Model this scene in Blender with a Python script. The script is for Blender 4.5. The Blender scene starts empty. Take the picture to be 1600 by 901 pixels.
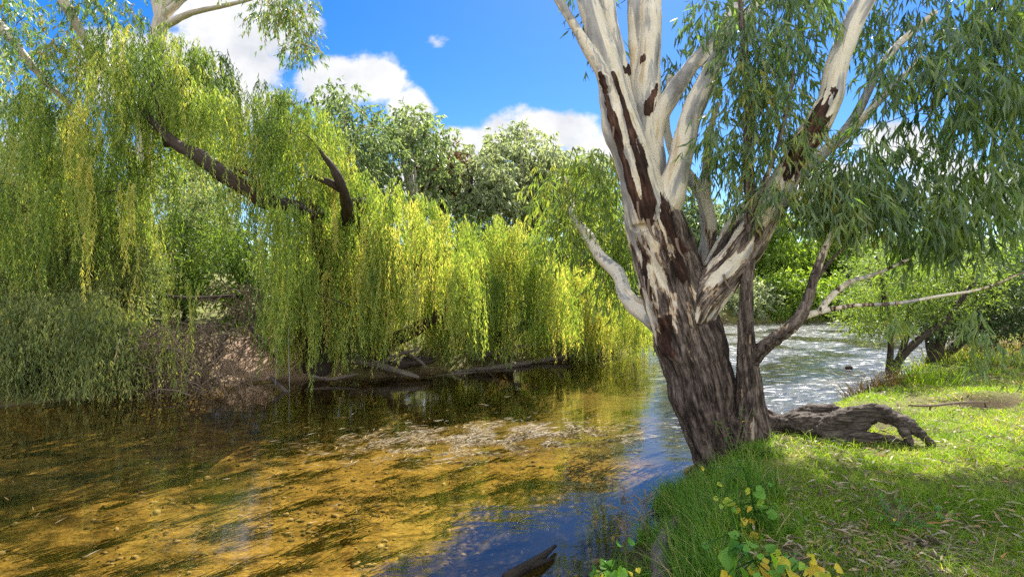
import bpy, math, random
import numpy as np
from mathutils import Vector

S = bpy.context.scene
COL = S.collection
R = math.radians
F, CX, HY, HC = 873.0, 800.0, 445.0, 1.9        # lens (in photo pixels), horizon row, eye height above the water
rng = np.random.default_rng(7)

def P(px, py, d):                                 # a point seen at a pixel, d metres away along the view axis
    return np.array([(px-CX)/F*d, d, HC-(py-HY)/F*d])

# ------------------------------------------------------------------ noise
_pt = np.random.default_rng(3).permutation(256)
_pt = np.concatenate([_pt, _pt, _pt])
_gr = np.random.default_rng(4).normal(size=(256, 3)); _gr /= np.linalg.norm(_gr, axis=1)[:, None]
def perlin(p):
    p = np.asarray(p, float)
    i = np.floor(p).astype(int); f = p-i; i &= 255
    u = f*f*f*(f*(f*6-15)+10)
    out = 0
    for dx in (0, 1):
        for dy in (0, 1):
            for dz in (0, 1):
                h = _pt[_pt[_pt[i[:, 0]+dx]+i[:, 1]+dy]+i[:, 2]+dz]
                g = _gr[h]
                d = ((f-np.array([dx, dy, dz]))*g).sum(1)
                w = (u[:, 0] if dx else 1-u[:, 0])*(u[:, 1] if dy else 1-u[:, 1])*(u[:, 2] if dz else 1-u[:, 2])
                out = out+w*d
    return out*1.5
def fbm(p, o=4):
    p = np.asarray(p, float); s = 0; a = 1
    for k in range(o):
        s = s+a*perlin(p*(2**k)+k*17.3); a *= .5
    return s
def n2(x, y, sc, o=3, z=0.):
    x = np.atleast_1d(np.asarray(x, float)); y = np.atleast_1d(np.asarray(y, float))
    return fbm(np.stack([x/sc, y/sc, np.full_like(x, z)], 1), o)

# ------------------------------------------------------------------ materials
def mat(name):
    m = bpy.data.materials.new(name); m.use_nodes = True
    nt = m.node_tree; nt.nodes.clear()
    out = nt.nodes.new('ShaderNodeOutputMaterial')
    def N(t, **k):
        n = nt.nodes.new('ShaderNode'+t)
        for a, b in k.items():
            if a.startswith('i_'):
                n.inputs[a[2:].replace('_', ' ')].default_value = b
            else: setattr(n, a, b)
        return n
    def L(a, b): nt.links.new(a, b)
    return m, nt, out, N, L
def ramp(N, stops, interp='LINEAR'):
    r = N('ValToRGB'); e = r.color_ramp; e.interpolation = interp
    while len(e.elements) < len(stops): e.elements.new(.5)
    for el, (p, c) in zip(e.elements, stops):
        el.position = p; el.color = (*c, 1) if len(c) == 3 else c
    return r

def leaf_mat(name, stops, trans=.45, tcol=(1.25, 1.2, .6), rough=.45, spec=.35):
    m, nt, out, N, L = mat(name)
    at = N('Attribute', attribute_name='tint')
    r = ramp(N, stops); L(at.outputs['Fac'], r.inputs[0])
    p = N('BsdfPrincipled'); p.inputs['Roughness'].default_value = rough
    p.inputs['Specular IOR Level'].default_value = spec
    L(r.outputs[0], p.inputs['Base Color'])
    t = N('BsdfTranslucent')
    mx = N('MixRGB', blend_type='MULTIPLY'); mx.inputs[0].default_value = 1
    L(r.outputs[0], mx.inputs[1]); mx.inputs[2].default_value = (*tcol, 1)
    L(mx.outputs[0], t.inputs[0])
    ms = N('MixShader'); ms.inputs[0].default_value = trans
    L(p.outputs[0], ms.inputs[1]); L(t.outputs[0], ms.inputs[2]); L(ms.outputs[0], out.inputs[0])
    return m

M = {}
M['willow'] = leaf_mat('willow leaves', [(0, (.06, .115, .027)), (.35, (.165, .265, .06)), (.7, (.33, .44, .105)), (1, (.55, .53, .17))], .5, (1.5, 1.35, .55))
M['willow_grey'] = leaf_mat('grey willow leaves', [(0, (.06, .09, .032)), (.5, (.17, .22, .075)), (.85, (.3, .34, .12)), (1, (.44, .4, .13))], .4, (1.35, 1.3, .6))
M['gum'] = leaf_mat('gum leaves', [(0, (.05, .088, .05)), (.45, (.105, .165, .088)), (.75, (.16, .23, .1)), (.93, (.25, .29, .07)), (1, (.38, .2, .07))], .38, (1.9, 2.2, .45), .36, .55)
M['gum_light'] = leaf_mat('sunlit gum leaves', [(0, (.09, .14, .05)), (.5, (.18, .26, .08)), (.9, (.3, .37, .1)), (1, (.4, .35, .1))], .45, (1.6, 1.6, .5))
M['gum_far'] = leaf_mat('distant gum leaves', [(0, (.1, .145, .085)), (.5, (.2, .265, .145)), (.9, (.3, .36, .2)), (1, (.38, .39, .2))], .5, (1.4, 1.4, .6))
M['pale_gum'] = leaf_mat('pale gum leaves', [(0, (.16, .2, .125)), (.5, (.27, .32, .2)), (1, (.4, .44, .28))], .5, (1.3, 1.3, .7))
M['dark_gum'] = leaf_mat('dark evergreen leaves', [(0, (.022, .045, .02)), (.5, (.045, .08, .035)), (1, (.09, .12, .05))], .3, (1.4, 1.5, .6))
M['bright'] = leaf_mat('bright green leaves', [(0, (.06, .115, .022)), (.5, (.145, .245, .038)), (1, (.28, .37, .065))], .5, (1.5, 1.5, .5))
M['shrub'] = leaf_mat('shrub leaves', [(0, (.05, .1, .02)), (.5, (.11, .19, .035)), (1, (.21, .28, .06))], .45, (1.4, 1.4, .6))
M['brown_leaf'] = leaf_mat('withered brown leaves', [(0, (.09, .055, .03)), (1, (.22, .13, .06))], .3, (1.2, 1, .7))
M['grass'] = leaf_mat('grass blades', [(0, (.09, .19, .014)), (.5, (.22, .37, .03)), (.8, (.31, .41, .04)), (.93, (.45, .42, .14)), (1, (.55, .46, .22))], .5, (1.4, 1.3, .45), .5, .25)
M['lush'] = leaf_mat('lush grass blades', [(0, (.045, .13, .012)), (.55, (.13, .29, .022)), (.9, (.2, .34, .03)), (1, (.4, .36, .12))], .5, (1.4, 1.35, .5), .4, .4)
M['vine'] = leaf_mat('vine leaves', [(0, (.07, .22, .02)), (.5, (.17, .36, .03)), (.72, (.6, .52, .03)), (1, (.62, .38, .04))], .4, (1.4, 1.3, .5), .4, .4)
M['litter'] = leaf_mat('fallen leaves', [(0, (.09, .06, .04)), (.4, (.2, .15, .1)), (.8, (.42, .35, .26)), (1, (.4, .2, .08))], .1, (1, 1, 1), .6, .3)
M['straw'] = leaf_mat('straw', [(0, (.06, .042, .012)), (.5, (.15, .1, .026)), (1, (.32, .23, .09))], .25, (1.1, 1, .8), .5, .3)
M['weed'] = leaf_mat('water weed', [(0, (.035, .034, .01)), (.5, (.085, .075, .02)), (1, (.19, .15, .045))], .3, (1.2, 1.2, .6), .6, .2)

def bark_mat(name, rough_stops, smooth_stops=None, scale=(14, 14, 2.2), bump=.5):
    """bark read along the limb: attribute 'tc' = (cos, sin, along); 'rough' = 1 where the bark is fibrous"""
    m, nt, out, N, L = mat(name)
    tc = N('Attribute', attribute_name='tc')
    mp = N('Mapping'); mp.inputs['Scale'].default_value = scale; L(tc.outputs['Vector'], mp.inputs[0])
    n1 = N('TexNoise', i_Scale=1.0, i_Detail=8.0, i_Roughness=.65); L(mp.outputs[0], n1.inputs['Vector'])
    p = N('BsdfPrincipled'); p.inputs['Roughness'].default_value = .8; p.inputs['Specular IOR Level'].default_value = .2
    mpz = N('Mapping'); mpz.inputs['Scale'].default_value = tuple(v*3.1 for v in scale); L(tc.outputs['Vector'], mpz.inputs[0])
    nz_ = N('TexNoise', i_Scale=1.0, i_Detail=6.0, i_Roughness=.7, i_Distortion=.6); L(mpz.outputs[0], nz_.inputs['Vector'])
    mxz = N('MixRGB'); mxz.inputs[0].default_value = .42; L(n1.outputs[0], mxz.inputs[1]); L(nz_.outputs[0], mxz.inputs[2])
    rr = ramp(N, rough_stops); L(mxz.outputs[0], rr.inputs[0])
    col = rr.outputs[0]
    h = mxz.outputs[0]
    if smooth_stops:
        bl = N('Attribute', attribute_name='stain'); mbl = N('MixRGB', blend_type='MULTIPLY'); L(bl.outputs['Fac'], mbl.inputs[0]); L(rr.outputs[0], mbl.inputs[1]); mbl.inputs[2].default_value = (.5, .47, .46, 1)
        mp2 = N('Mapping'); mp2.inputs['Scale'].default_value = (9, 9, 1.5); L(tc.outputs['Vector'], mp2.inputs[0])
        n2_ = N('TexNoise', i_Scale=1.0, i_Detail=5.0, i_Roughness=.55, i_Distortion=.4); L(mp2.outputs[0], n2_.inputs['Vector'])
        sr = ramp(N, smooth_stops); L(n2_.outputs[0], sr.inputs[0])
        # fine freckles
        n4 = N('TexNoise', i_Scale=38.0, i_Detail=3.0); L(tc.outputs['Vector'], n4.inputs['Vector'])
        fr = ramp(N, [(.0, (.82, .8, .78)), (.55, (1, 1, 1)), (.67, (1, 1, 1)), (.72, (.45, .4, .36))]); L(n4.outputs[0], fr.inputs[0])
        mfr = N('MixRGB', blend_type='MULTIPLY'); mfr.inputs[0].default_value = .8
        L(sr.outputs[0], mfr.inputs[1]); L(fr.outputs[0], mfr.inputs[2])
        ra = N('Attribute', attribute_name='rough')
        mp3 = N('Mapping'); mp3.inputs['Scale'].default_value = (11, 11, 2.6); L(tc.outputs['Vector'], mp3.inputs[0])
        n3 = N('TexNoise', i_Scale=1.0, i_Detail=4.0, i_Roughness=.6); L(mp3.outputs[0], n3.inputs['Vector'])
        ad = N('Math', operation='ADD'); L(ra.outputs['Fac'], ad.inputs[0]); L(n3.outputs[0], ad.inputs[1])
        st = ramp(N, [(.0, (0, 0, 0)), (.0, (0, 0, 0)), (1, (1, 1, 1))])
        mr = N('MapRange', interpolation_type='SMOOTHSTEP'); mr.inputs[1].default_value = .985; mr.inputs[2].default_value = 1.02
        L(ad.outputs[0], mr.inputs[0])
        mrt = N('MapRange', interpolation_type='SMOOTHSTEP'); mrt.inputs[1].default_value = .93; mrt.inputs[2].default_value = .985; L(ad.outputs[0], mrt.inputs[0])
        mxt = N('MixRGB'); L(mrt.outputs[0], mxt.inputs[0]); L(mfr.outputs[0], mxt.inputs[1])
        tr_ = ramp(N, [(.4, (.2, .12, .075)), (.5, (.42, .3, .19)), (.6, (.5, .42, .34))]); L(mxz.outputs[0], tr_.inputs[0]); L(tr_.outputs[0], mxt.inputs[2])
        mx = N('MixRGB'); L(mr.outputs[0], mx.inputs[0]); L(mxt.outputs[0], mx.inputs[1]); L(mbl.outputs[0], mx.inputs[2])
        # red-brown torn strips
        sa = N('Attribute', attribute_name='strip')
        ad2 = N('Math', operation='ADD'); L(sa.outputs['Fac'], ad2.inputs[0])
        sc = N('Math', operation='MULTIPLY_ADD'); sc.inputs[1].default_value = 2.2; sc.inputs[2].default_value = -1.1
        L(n3.outputs[0], sc.inputs[0]); L(sc.outputs[0], ad2.inputs[1])
        mr2 = N('MapRange', interpolation_type='SMOOTHSTEP'); mr2.inputs[1].default_value = .5; mr2.inputs[2].default_value = .56
        L(ad2.outputs[0], mr2.inputs[0])
        sr2 = ramp(N, [(.35, (.012, .008, .007)), (.52, (.05, .025, .018)), (.62, (.12, .06, .04)), (.75, (.3, .19, .12))]); L(n1.outputs[0], sr2.inputs[0])
        mx2 = N('MixRGB'); L(mr2.outputs[0], mx2.inputs[0]); L(mx.outputs[0], mx2.inputs[1]); L(sr2.outputs[0], mx2.inputs[2])
        col = mx2.outputs[0]
        hm = N('Math', operation='MULTIPLY'); L(mxz.outputs[0], hm.inputs[0])
        a3 = N('Math', operation='MULTIPLY_ADD'); a3.inputs[1].default_value = .9; a3.inputs[2].default_value = .1
        L(mr.outputs[0], a3.inputs[0]); L(a3.outputs[0], hm.inputs[1])
        h = hm.outputs[0]
    b = N('Bump'); b.inputs['Strength'].default_value = bump; b.inputs['Distance'].default_value = .04
    L(h, b.inputs['Height']); L(b.outputs[0], p.inputs['Normal'])
    L(col, p.inputs['Base Color']); L(p.outputs[0], out.inputs[0])
    return m
ROUGH = [(.38, (.016, .012, .011)), (.45, (.055, .042, .036)), (.51, (.15, .115, .098)), (.57, (.29, .235, .2)), (.66, (.46, .39, .34))]
SMOOTH = [(.30, (.2, .19, .185)), (.40, (.33, .32, .31)), (.45, (.4, .385, .37)), (.475, (.64, .58, .47)), (.58, (.72, .655, .54)), (.62, (.6, .49, .33)), (.68, (.5, .4, .27)), (.76, (.3, .26, .23))]
M['gum_bark'] = bark_mat('river gum bark', ROUGH, SMOOTH, (24, 24, 3.4), 1.)
M['pale_bark'] = bark_mat('pale gum bark', [(.3, (.2, .17, .15)), (.5, (.48, .43, .36)), (.65, (.6, .55, .47)), (.8, (.3, .26, .22))], None, (9, 9, 1.6), .3)
M['dark_bark'] = bark_mat('dark fissured bark', [(.3, (.014, .011, .009)), (.5, (.05, .038, .03)), (.65, (.11, .085, .065)), (.8, (.2, .16, .12))], None, (20, 20, 3), .9)
M['grey_wood'] = bark_mat('weathered grey wood', [(.3, (.05, .04, .033)), (.5, (.15, .125, .105)), (.65, (.27, .235, .205)), (.8, (.38, .34, .3))], None, (30, 30, 3), .9)
M['log_wood'] = bark_mat('exposed root wood', [(.36, (.014, .011, .01)), (.48, (.055, .043, .036)), (.57, (.13, .105, .088)), (.7, (.26, .22, .19))], None, (26, 26, 2.4), .9)
M['wet_wood'] = bark_mat('wet dark wood', [(.3, (.012, .01, .008)), (.6, (.05, .04, .03)), (.8, (.1, .08, .06))], None, (20, 20, 3), .6)
M['twig'] = bark_mat('dry twigs', [(.3, (.07, .05, .035)), (.6, (.2, .15, .11)), (.8, (.33, .27, .21))], None, (20, 20, 6), .2)

def simple(name, c, rough=.7):
    m, nt, out, N, L = mat(name)
    p = N('BsdfPrincipled'); p.inputs['Roughness'].default_value = rough
    n = N('TexNoise', i_Scale=60.0, i_Detail=3.0)
    r = ramp(N, [(.3, tuple(v*.7 for v in c)), (.7, c)]); L(n.outputs[0], r.inputs[0]); L(r.outputs[0], p.inputs['Base Color'])
    L(p.outputs[0], out.inputs[0]); return m
M['rope'] = simple('pale rope', (.34, .34, .37))
M['flower'] = simple('white petals', (.8, .8, .78))

# ------------------------------------------------------------------ mesh building
class Geo:
    def __init__(s): s.v = []; s.f4 = []; s.f3 = []; s.n = 0; s.at = {}
    def add(s, v, f4=None, f3=None, **at):
        v = np.asarray(v, float).reshape(-1, 3)
        if f4 is not None and len(f4): s.f4.append(np.asarray(f4)+s.n)
        if f3 is not None and len(f3): s.f3.append(np.asarray(f3)+s.n)
        s.v.append(v)
        for k, a in at.items():
            a = np.asarray(a, float)
            if a.ndim == 0: a = np.full(len(v), float(a))
            s.at.setdefault(k, []).append((s.n, a))
        s.n += len(v)
    def mesh(s, name, smooth=False):
        me = bpy.data.meshes.new(name)
        if not s.n: return me
        v = np.concatenate(s.v)
        f4 = np.concatenate(s.f4) if s.f4 else np.zeros((0, 4), int)
        f3 = np.concatenate(s.f3) if s.f3 else np.zeros((0, 3), int)
        me.vertices.add(len(v)); me.vertices.foreach_set('co', v.astype(np.float32).ravel())
        lp = np.concatenate([f4.ravel(), f3.ravel()]).astype(np.int32)
        me.loops.add(len(lp)); me.loops.foreach_set('vertex_index', lp)
        st = np.concatenate([np.arange(len(f4))*4, len(f4)*4+np.arange(len(f3))*3]).astype(np.int32)
        me.polygons.add(len(st)); me.polygons.foreach_set('loop_start', st)
        me.polygons.foreach_set('use_smooth', np.full(len(st), smooth, dtype=bool))
        me.update(calc_edges=True); me.validate()
        for k, parts in s.at.items():
            vec = parts[0][1].ndim == 2
            a = me.attributes.new(k, 'FLOAT_VECTOR' if vec else 'FLOAT', 'POINT')
            full = np.zeros((s.n, 3) if vec else s.n, np.float32)
            for o, x in parts: full[o:o+len(x)] = x
            a.data.foreach_set('vector' if vec else 'value', full.ravel())
        return me
    def build(s, name, m, parent=None, smooth=False, loc=None):
        me = s.mesh(name, smooth); me.materials.append(M[m] if isinstance(m, str) else m)
        o = bpy.data.objects.new(name, me); COL.objects.link(o)
        if parent is not None:
            o.parent = parent; o.matrix_parent_inverse = parent.matrix_basis.inverted()
        return o

def tag(o, label=None, cat=None, group=None, kind=None):
    if label: o['label'] = label
    if cat: o['category'] = cat
    if group: o['group'] = group
    if kind: o['kind'] = kind
    return o
def thing(name, label, cat, loc=(0, 0, 0), group=None):
    o = bpy.data.objects.new(name, None); COL.objects.link(o); o.location = tuple(float(c) for c in loc)
    return tag(o, label, cat, group)

def unit(a): return a/np.maximum(np.linalg.norm(a, axis=-1, keepdims=True), 1e-9)
def spline(pts, rad, step=.06, maxn=200):
    pts = np.asarray(pts, float); rad = np.asarray(rad, float)
    if len(pts) == 2:
        n = int(np.clip(np.linalg.norm(pts[1]-pts[0])/step, 2, maxn)); t = np.linspace(0, 1, n)[:, None]
        return pts[0]*(1-t)+pts[1]*t, rad[0]*(1-t[:, 0])+rad[1]*t[:, 0]
    q = np.vstack([2*pts[0]-pts[1], pts, 2*pts[-1]-pts[-2]])
    op, orr = [], []
    for i in range(len(pts)-1):
        a, b, c, d = q[i:i+4]
        n = int(np.clip(np.linalg.norm(c-b)/step, 2, maxn))
        t = np.linspace(0, 1, n, endpoint=False)[:, None]
        op.append(.5*(2*b+(c-a)*t+(2*a-5*b+4*c-d)*t**2+(-a+3*b-3*c+d)*t**3))
        orr.append(rad[i]*(1-t[:, 0])+rad[i+1]*t[:, 0])
    op.append(pts[-1:]); orr.append(rad[-1:])
    return np.vstack(op), np.concatenate(orr)
def tube(g, pts, rad, seg=10, step=.06, wob=0., wsc=.3, ridge=0., **at):
    p, r = spline(pts, rad, step)
    n = len(p)
    t = unit(np.gradient(p, axis=0))
    up = np.array([.13, .97, .2]) if abs(t[0, 1]) < .9 else np.array([1., 0, .1])
    a = unit(np.cross(t, up)); b = np.cross(t, a)
    th = np.linspace(0, 2*np.pi, seg, endpoint=False)
    rr = r[:, None]*np.ones(seg)
    s = np.concatenate([[0], np.cumsum(np.linalg.norm(np.diff(p, axis=0), axis=1))])
    c, sn = np.cos(th), np.sin(th)
    tc = np.stack([rr*c, rr*sn, np.repeat(s[:, None], seg, 1)], -1)
    if wob:
        nz = fbm(np.stack([(tc[..., 0]/wsc*2+p[0, 0]*3).ravel(), (tc[..., 1]/wsc*2).ravel(), (tc[..., 2]/wsc+p[0, 2]*5).ravel()], 1), 3).reshape(n, seg)
        rr = rr*(1+wob*nz)
    if ridge:
        rr = rr*(1+ridge*fbm(np.stack([(tc[..., 0]*38).ravel(), (tc[..., 1]*38).ravel(), (tc[..., 2]*4+p[0, 2]*5).ravel()], 1), 3).reshape(n, seg))
    v = p[:, None]+rr[..., None]*(c[None, :, None]*a[:, None]+sn[None, :, None]*b[:, None])
    i = np.arange(n-1)[:, None]*seg; j = np.arange(seg)[None]; k = (j+1) % seg
    f = np.stack([i+j, i+k, i+seg+k, i+seg+j], -1).reshape(-1, 4)
    v = np.concatenate([v.reshape(-1, 3), p[:1], p[-1:]])
    jj = np.arange(seg); kk = (jj+1) % seg
    f3 = np.concatenate([np.stack([kk, jj, np.full(seg, n*seg)], 1), np.stack([(n-1)*seg+jj, (n-1)*seg+kk, np.full(seg, n*seg+1)], 1)])
    tcf = np.concatenate([tc.reshape(-1, 3), [[0, 0, 0]], [[0, 0, s[-1]]]])
    tcf = tcf+np.array([p[0, 0]*1.7 % 9, p[0, 1]*2.3 % 9, p[0, 2] % 9])
    g.add(v, f, f3, tc=tcf, **at)

def leaves(g, base, d, L, W, tint, side=None, bend=.12, rg=rng):
    """pointed leaf blades: one folded quad each"""
    n = len(base)
    d = unit(d)
    if side is None: side = rg.normal(size=(n, 3))
    side = unit(side-(side*d).sum(1)[:, None]*d)
    nr = np.cross(d, side)
    L = np.broadcast_to(L, n)[:, None]; W = np.broadcast_to(W, n)[:, None]
    v = np.stack([base, base+d*L*.42+side*W*.5+nr*L*bend*.5, base+d*L+nr*L*bend*-.6, base+d*L*.38-side*W*.5+nr*L*bend*.3], 1)
    g.add(v.reshape(-1, 3), np.arange(4*n).reshape(-1, 4), tint=np.repeat(tint, 4))

def blades(g, base, d, H, W, tint, lean, seg=3, rg=rng):
    """grass blades of several segments that arch over"""
    n = len(base); t = np.linspace(0, 1, seg+1)
    d = unit(d); hor = rg.normal(size=(n, 3)); hor[:, 2] = 0; hor = unit(hor)
    side = unit(np.cross(d, hor)); H = np.broadcast_to(H, n); W = np.broadcast_to(W, n)
    vs = []
    for k in t:
        c = base+d*(H*k)[:, None]+hor*(H*lean*k**2)[:, None]; c[:, 2] -= H*lean**2*.45*k**3
        w = (W*(1-k*.93)*.5)[:, None]
        vs += [c-side*w, c+side*w]
    v = np.stack(vs, 1); m = 2*(seg+1)
    f = np.concatenate([np.stack([np.arange(n)*m+2*k+q for q in (0, 1, 3, 2)], 1) for k in range(seg)])
    g.add(v.reshape(-1, 3), f, tint=np.repeat(tint, m))

def in_poly(pts, poly):
    poly = np.asarray(poly, float); x, y = pts[:, 0], pts[:, 1]; c = np.zeros(len(pts), bool)
    for (x0, y0), (x1, y1) in zip(poly, np.roll(poly, -1, 0)):
        c ^= ((y0 > y) != (y1 > y)) & (x < (x1-x0)*(y-y0)/(y1-y0+1e-12)+x0)
    return c
def poly_px(poly, n, rg):
    poly = np.asarray(poly, float); lo, hi = poly.min(0), poly.max(0); out = np.zeros((0, 2))
    while len(out) < n:
        q = rg.uniform(lo, hi, (n*3, 2)); out = np.vstack([out, q[in_poly(q, poly)]])
    return out[:n]
def px3(q, d): return np.stack([(q[:, 0]-CX)/F*d, d, HC-(q[:, 1]-HY)/F*d], 1)
def ball(n, rg): return unit(rg.normal(size=(n, 3)))*(rg.random((n, 1))**(1/3))

# ------------------------------------------------------------------ terrain
NEAR = [(-60, -70), (-8, -20), (-1.6, -3), (-1.1, 0), (-.55, 1.4), (.35, 2.7), (.8, 3.6), (1.32, 4.6), (1.58, 5.25), (1.95, 5.7), (2.45, 6.1), (3.2, 6.9), (4.9, 8.6), (6.4, 9.9), (9.4, 12.8), (15, 18), (25, 25), (60, 34), (160, 60)]
FAR = [(160, 76), (60, 44), (30, 34), (16, 29), (9.4, 27.2), (6.2, 22), (3.9, 16.8), (2.1, 14.5), (-.7, 12.6), (-2.6, 11.5), (-4.4, 11.0), (-6.0, 10.7), (-6.4, 9.9), (-7.9, 8.7), (-14, 7.4), (-40, 2), (-120, -40)]
WPOLY = np.array(NEAR+FAR, float)
def sdist(x, y):                                   # + on land, - on water
    p = np.stack([x, y], 1); d = np.full(len(p), 1e9)
    for a, b in zip(WPOLY, np.roll(WPOLY, -1, 0)):
        e = b-a; t = np.clip(((p-a)@e)/(e@e), 0, 1)
        d = np.minimum(d, np.linalg.norm(p-a-t[:, None]*e, axis=1))
    return np.where(in_poly(p, WPOLY), -d, d)
def ss(a, b, x):
    t = np.clip((x-a)/(b-a), 0, 1); return t*t*(3-2*t)
def gz(x, y, sd=None):
    x = np.atleast_1d(np.asarray(x, float)); y = np.atleast_1d(np.asarray(y, float))
    if sd is None: sd = sdist(x, y)
    far = y > 12.2-.1*np.abs(x+2)+np.where(x > 3, (x-3)*.9, 0)
    far = far | ((x < -3) & (y > 4))
    nb = .40*ss(-.1, .75, sd)+.35*ss(.6, 9, sd)+.6*ss(8, 40, sd)
    fb = .85*ss(-.1, 1.7, sd)+.5*ss(1.5, 12, sd)+2.0*ss(10, 60, sd)
    z = np.where(far, fb, nb)
    z = z-.42*ss(.0, -1.0, sd)-.12*ss(-1, -3, sd)
    land = ss(-.1, .5, sd)
    z = z+land*(.045*n2(x, y, 1.1, 3)+.10*n2(x, y, 5, 2, 3.)*ss(.5, 3, sd))
    z = z+(1-land)*(.05*n2(x, y, .9, 3, 8.))
    # an eroded hollow and hump on the near bank
    hx, hy = 5.75, 6.95
    q = ((x-hx)/.75)**2+((y-hy)/.42)**2
    z = z+.10*np.exp(-q)-.20*np.exp(-(((x-hx)/.4)**2+((y-hy+.2)/.2)**2))
    # earth heaped round the gum's foot
    z = z+.10*np.exp(-(((x-2.45)/.55)**2+((y-5.6)/.4)**2))
    return z
def gzs(x, y): return float(gz(np.array([x]), np.array([y]))[0])

ang = np.concatenate([np.arange(-66, 66.01, .22), np.arange(70, 291, 4.)])
ang = np.radians(ang); na = len(ang)
rad = np.concatenate([[.02], np.geomspace(.6, 420, 420)]); nr = len(rad)
A, RR = np.meshgrid(ang, rad)
X = (RR*np.sin(A)).ravel(); Y = (RR*np.cos(A)).ravel()
SD = sdist(X, Y); Z = gz(X, Y, SD)
i = np.arange(nr-1)[:, None]*na; j = np.arange(na)[None]; k = (j+1) % na
FQ = np.stack([i+j, i+k, i+na+k, i+na+j], -1).reshape(-1, 4)
V = np.stack([X, Y, Z], 1)
bedface = SD[FQ].mean(1) < -.12
def sub(fq):
    u, inv = np.unique(fq, return_inverse=True); return u, inv.reshape(-1, 4)

# ground material
m, nt, out, N, L = mat('bank earth')
tc = N('TexCoord'); geo = N('NewGeometry')
n1 = N('TexNoise', i_Scale=1.1, i_Detail=8.0, i_Roughness=.6); L(geo.outputs['Position'], n1.inputs['Vector'])
n2m = N('TexNoise', i_Scale=45.0, i_Detail=5.0, i_Roughness=.7); L(geo.outputs['Position'], n2m.inputs['Vector'])
r1 = ramp(N, [(.3, (.07, .06, .03)), (.45, (.14, .13, .05)), (.6, (.17, .19, .05)), (.8, (.15, .2, .04))]); L(n1.outputs[0], r1.inputs[0])
r2 = ramp(N, [(.25, (.35, .33, .3)), (.5, (.8, .78, .74)), (.75, (1.5, 1.45, 1.35))]); L(n2m.outputs[0], r2.inputs[0])
mu = N('MixRGB', blend_type='MULTIPLY'); mu.inputs[0].default_value = 1; L(r1.outputs[0], mu.inputs[1]); L(r2.outputs[0], mu.inputs[2])
sa = N('Attribute', attribute_name='sand')
sr = ramp(N, [(.3, (.16, .1, .062)), (.5, (.36, .245, .165)), (.7, (.52, .38, .28))]); L(n2m.outputs[0], sr.inputs[0])
mx = N('MixRGB'); L(sa.outputs['Fac'], mx.inputs[0]); L(mu.outputs[0], mx.inputs[1]); L(sr.outputs[0], mx.inputs[2])
ba = N('Attribute', attribute_name='bare')
br = ramp(N, [(.3, (.022, .014, .009)), (.7, (.1, .062, .038))]); L(n2m.outputs[0], br.inputs[0])
mxb = N('MixRGB'); L(ba.outputs['Fac'], mxb.inputs[0]); L(mx.outputs[0], mxb.inputs[1]); L(br.outputs[0], mxb.inputs[2])
p = N('BsdfPrincipled'); p.inputs['Roughness'].default_value = .9; p.inputs['Specular IOR Level'].default_value = .15
L(mxb.outputs[0], p.inputs['Base Color'])
b = N('Bump'); b.inputs['Strength'].default_value = .8; b.inputs['Distance'].default_value = .03; L(n2m.outputs[0], b.inputs['Height']); L(b.outputs[0], p.inputs['Normal'])
L(p.outputs[0], out.inputs[0]); M['ground'] = m

u, f = sub(FQ[~bedface]); g = Geo()
sandm = np.exp(-(((X[u]+5.0)/1.3)**2+((Y[u]-11.6)/.9)**2)**2)*1.3
sandm = np.maximum(sandm, .55*ss(.6, -.1, SD[u])*(Y[u] > 10)*(X[u] < 4)*ss(-.3, .4, n2(X[u], Y[u], .5)))
bare = np.maximum(np.exp(-(((X[u]-5.75)/.46)**2+((Y[u]-6.78)/.2)**2)**2), .9*np.exp(-(((X[u]-2.7)/.7)**2+((Y[u]-5.6)/.35)**2)))
bare = np.maximum(bare, .9*ss(.16, -.02, SD[u]))
g.add(V[u], f, sand=np.clip(sandm, 0, 1), bare=np.clip(bare, 0, 1))
tag(g.build('ground', 'ground', smooth=True), 'grassy river banks of brown earth with a sandy landing under the willows', 'ground', kind='structure')

m, nt, out, N, L = mat('sandy river bed')
geo = N('NewGeometry')
mp = N('Mapping'); mp.inputs['Rotation'].default_value = (0, 0, R(-28)); mp.inputs['Scale'].default_value = (1.0, 2.0, 1); L(geo.outputs['Position'], mp.inputs[0])
n1 = N('TexNoise', i_Scale=2.6, i_Detail=10.0, i_Roughness=.78, i_Distortion=.6); L(mp.outputs[0], n1.inputs['Vector'])
r1 = ramp(N, [(.36, (.065, .045, .015)), (.43, (.14, .096, .028)), (.52, (.25, .172, .043)), (.7, (.38, .275, .09))]); L(n1.outputs[0], r1.inputs[0])
vo = N('TexVoronoi', i_Scale=16.0, i_Randomness=1.0); L(geo.outputs['Position'], vo.inputs['Vector'])
vr = ramp(N, [(.0, (.62, .6, .55)), (.5, (1, 1, 1)), (1, (1.15, 1.1, 1))]); L(vo.outputs['Color'], vr.inputs[0])
n3 = N('TexNoise', i_Scale=30.0, i_Detail=6.0, i_Roughness=.7); L(geo.outputs['Position'], n3.inputs['Vector'])
nr_ = ramp(N, [(.3, (.35, .32, .28)), (.5, (.9, .9, .9)), (.7, (1.35, 1.3, 1.2))]); L(n3.outputs[0], nr_.inputs[0])
mu = N('MixRGB', blend_type='MULTIPLY'); mu.inputs[0].default_value = 1; L(r1.outputs[0], mu.inputs[1]); L(vr.outputs[0], mu.inputs[2])
mu2 = N('MixRGB', blend_type='MULTIPLY'); mu2.inputs[0].default_value = 1; L(mu.outputs[0], mu2.inputs[1]); L(nr_.outputs[0], mu2.inputs[2])
p = N('BsdfPrincipled'); p.inputs['Roughness'].default_value = .9; p.inputs['Specular IOR Level'].default_value = .05
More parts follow.
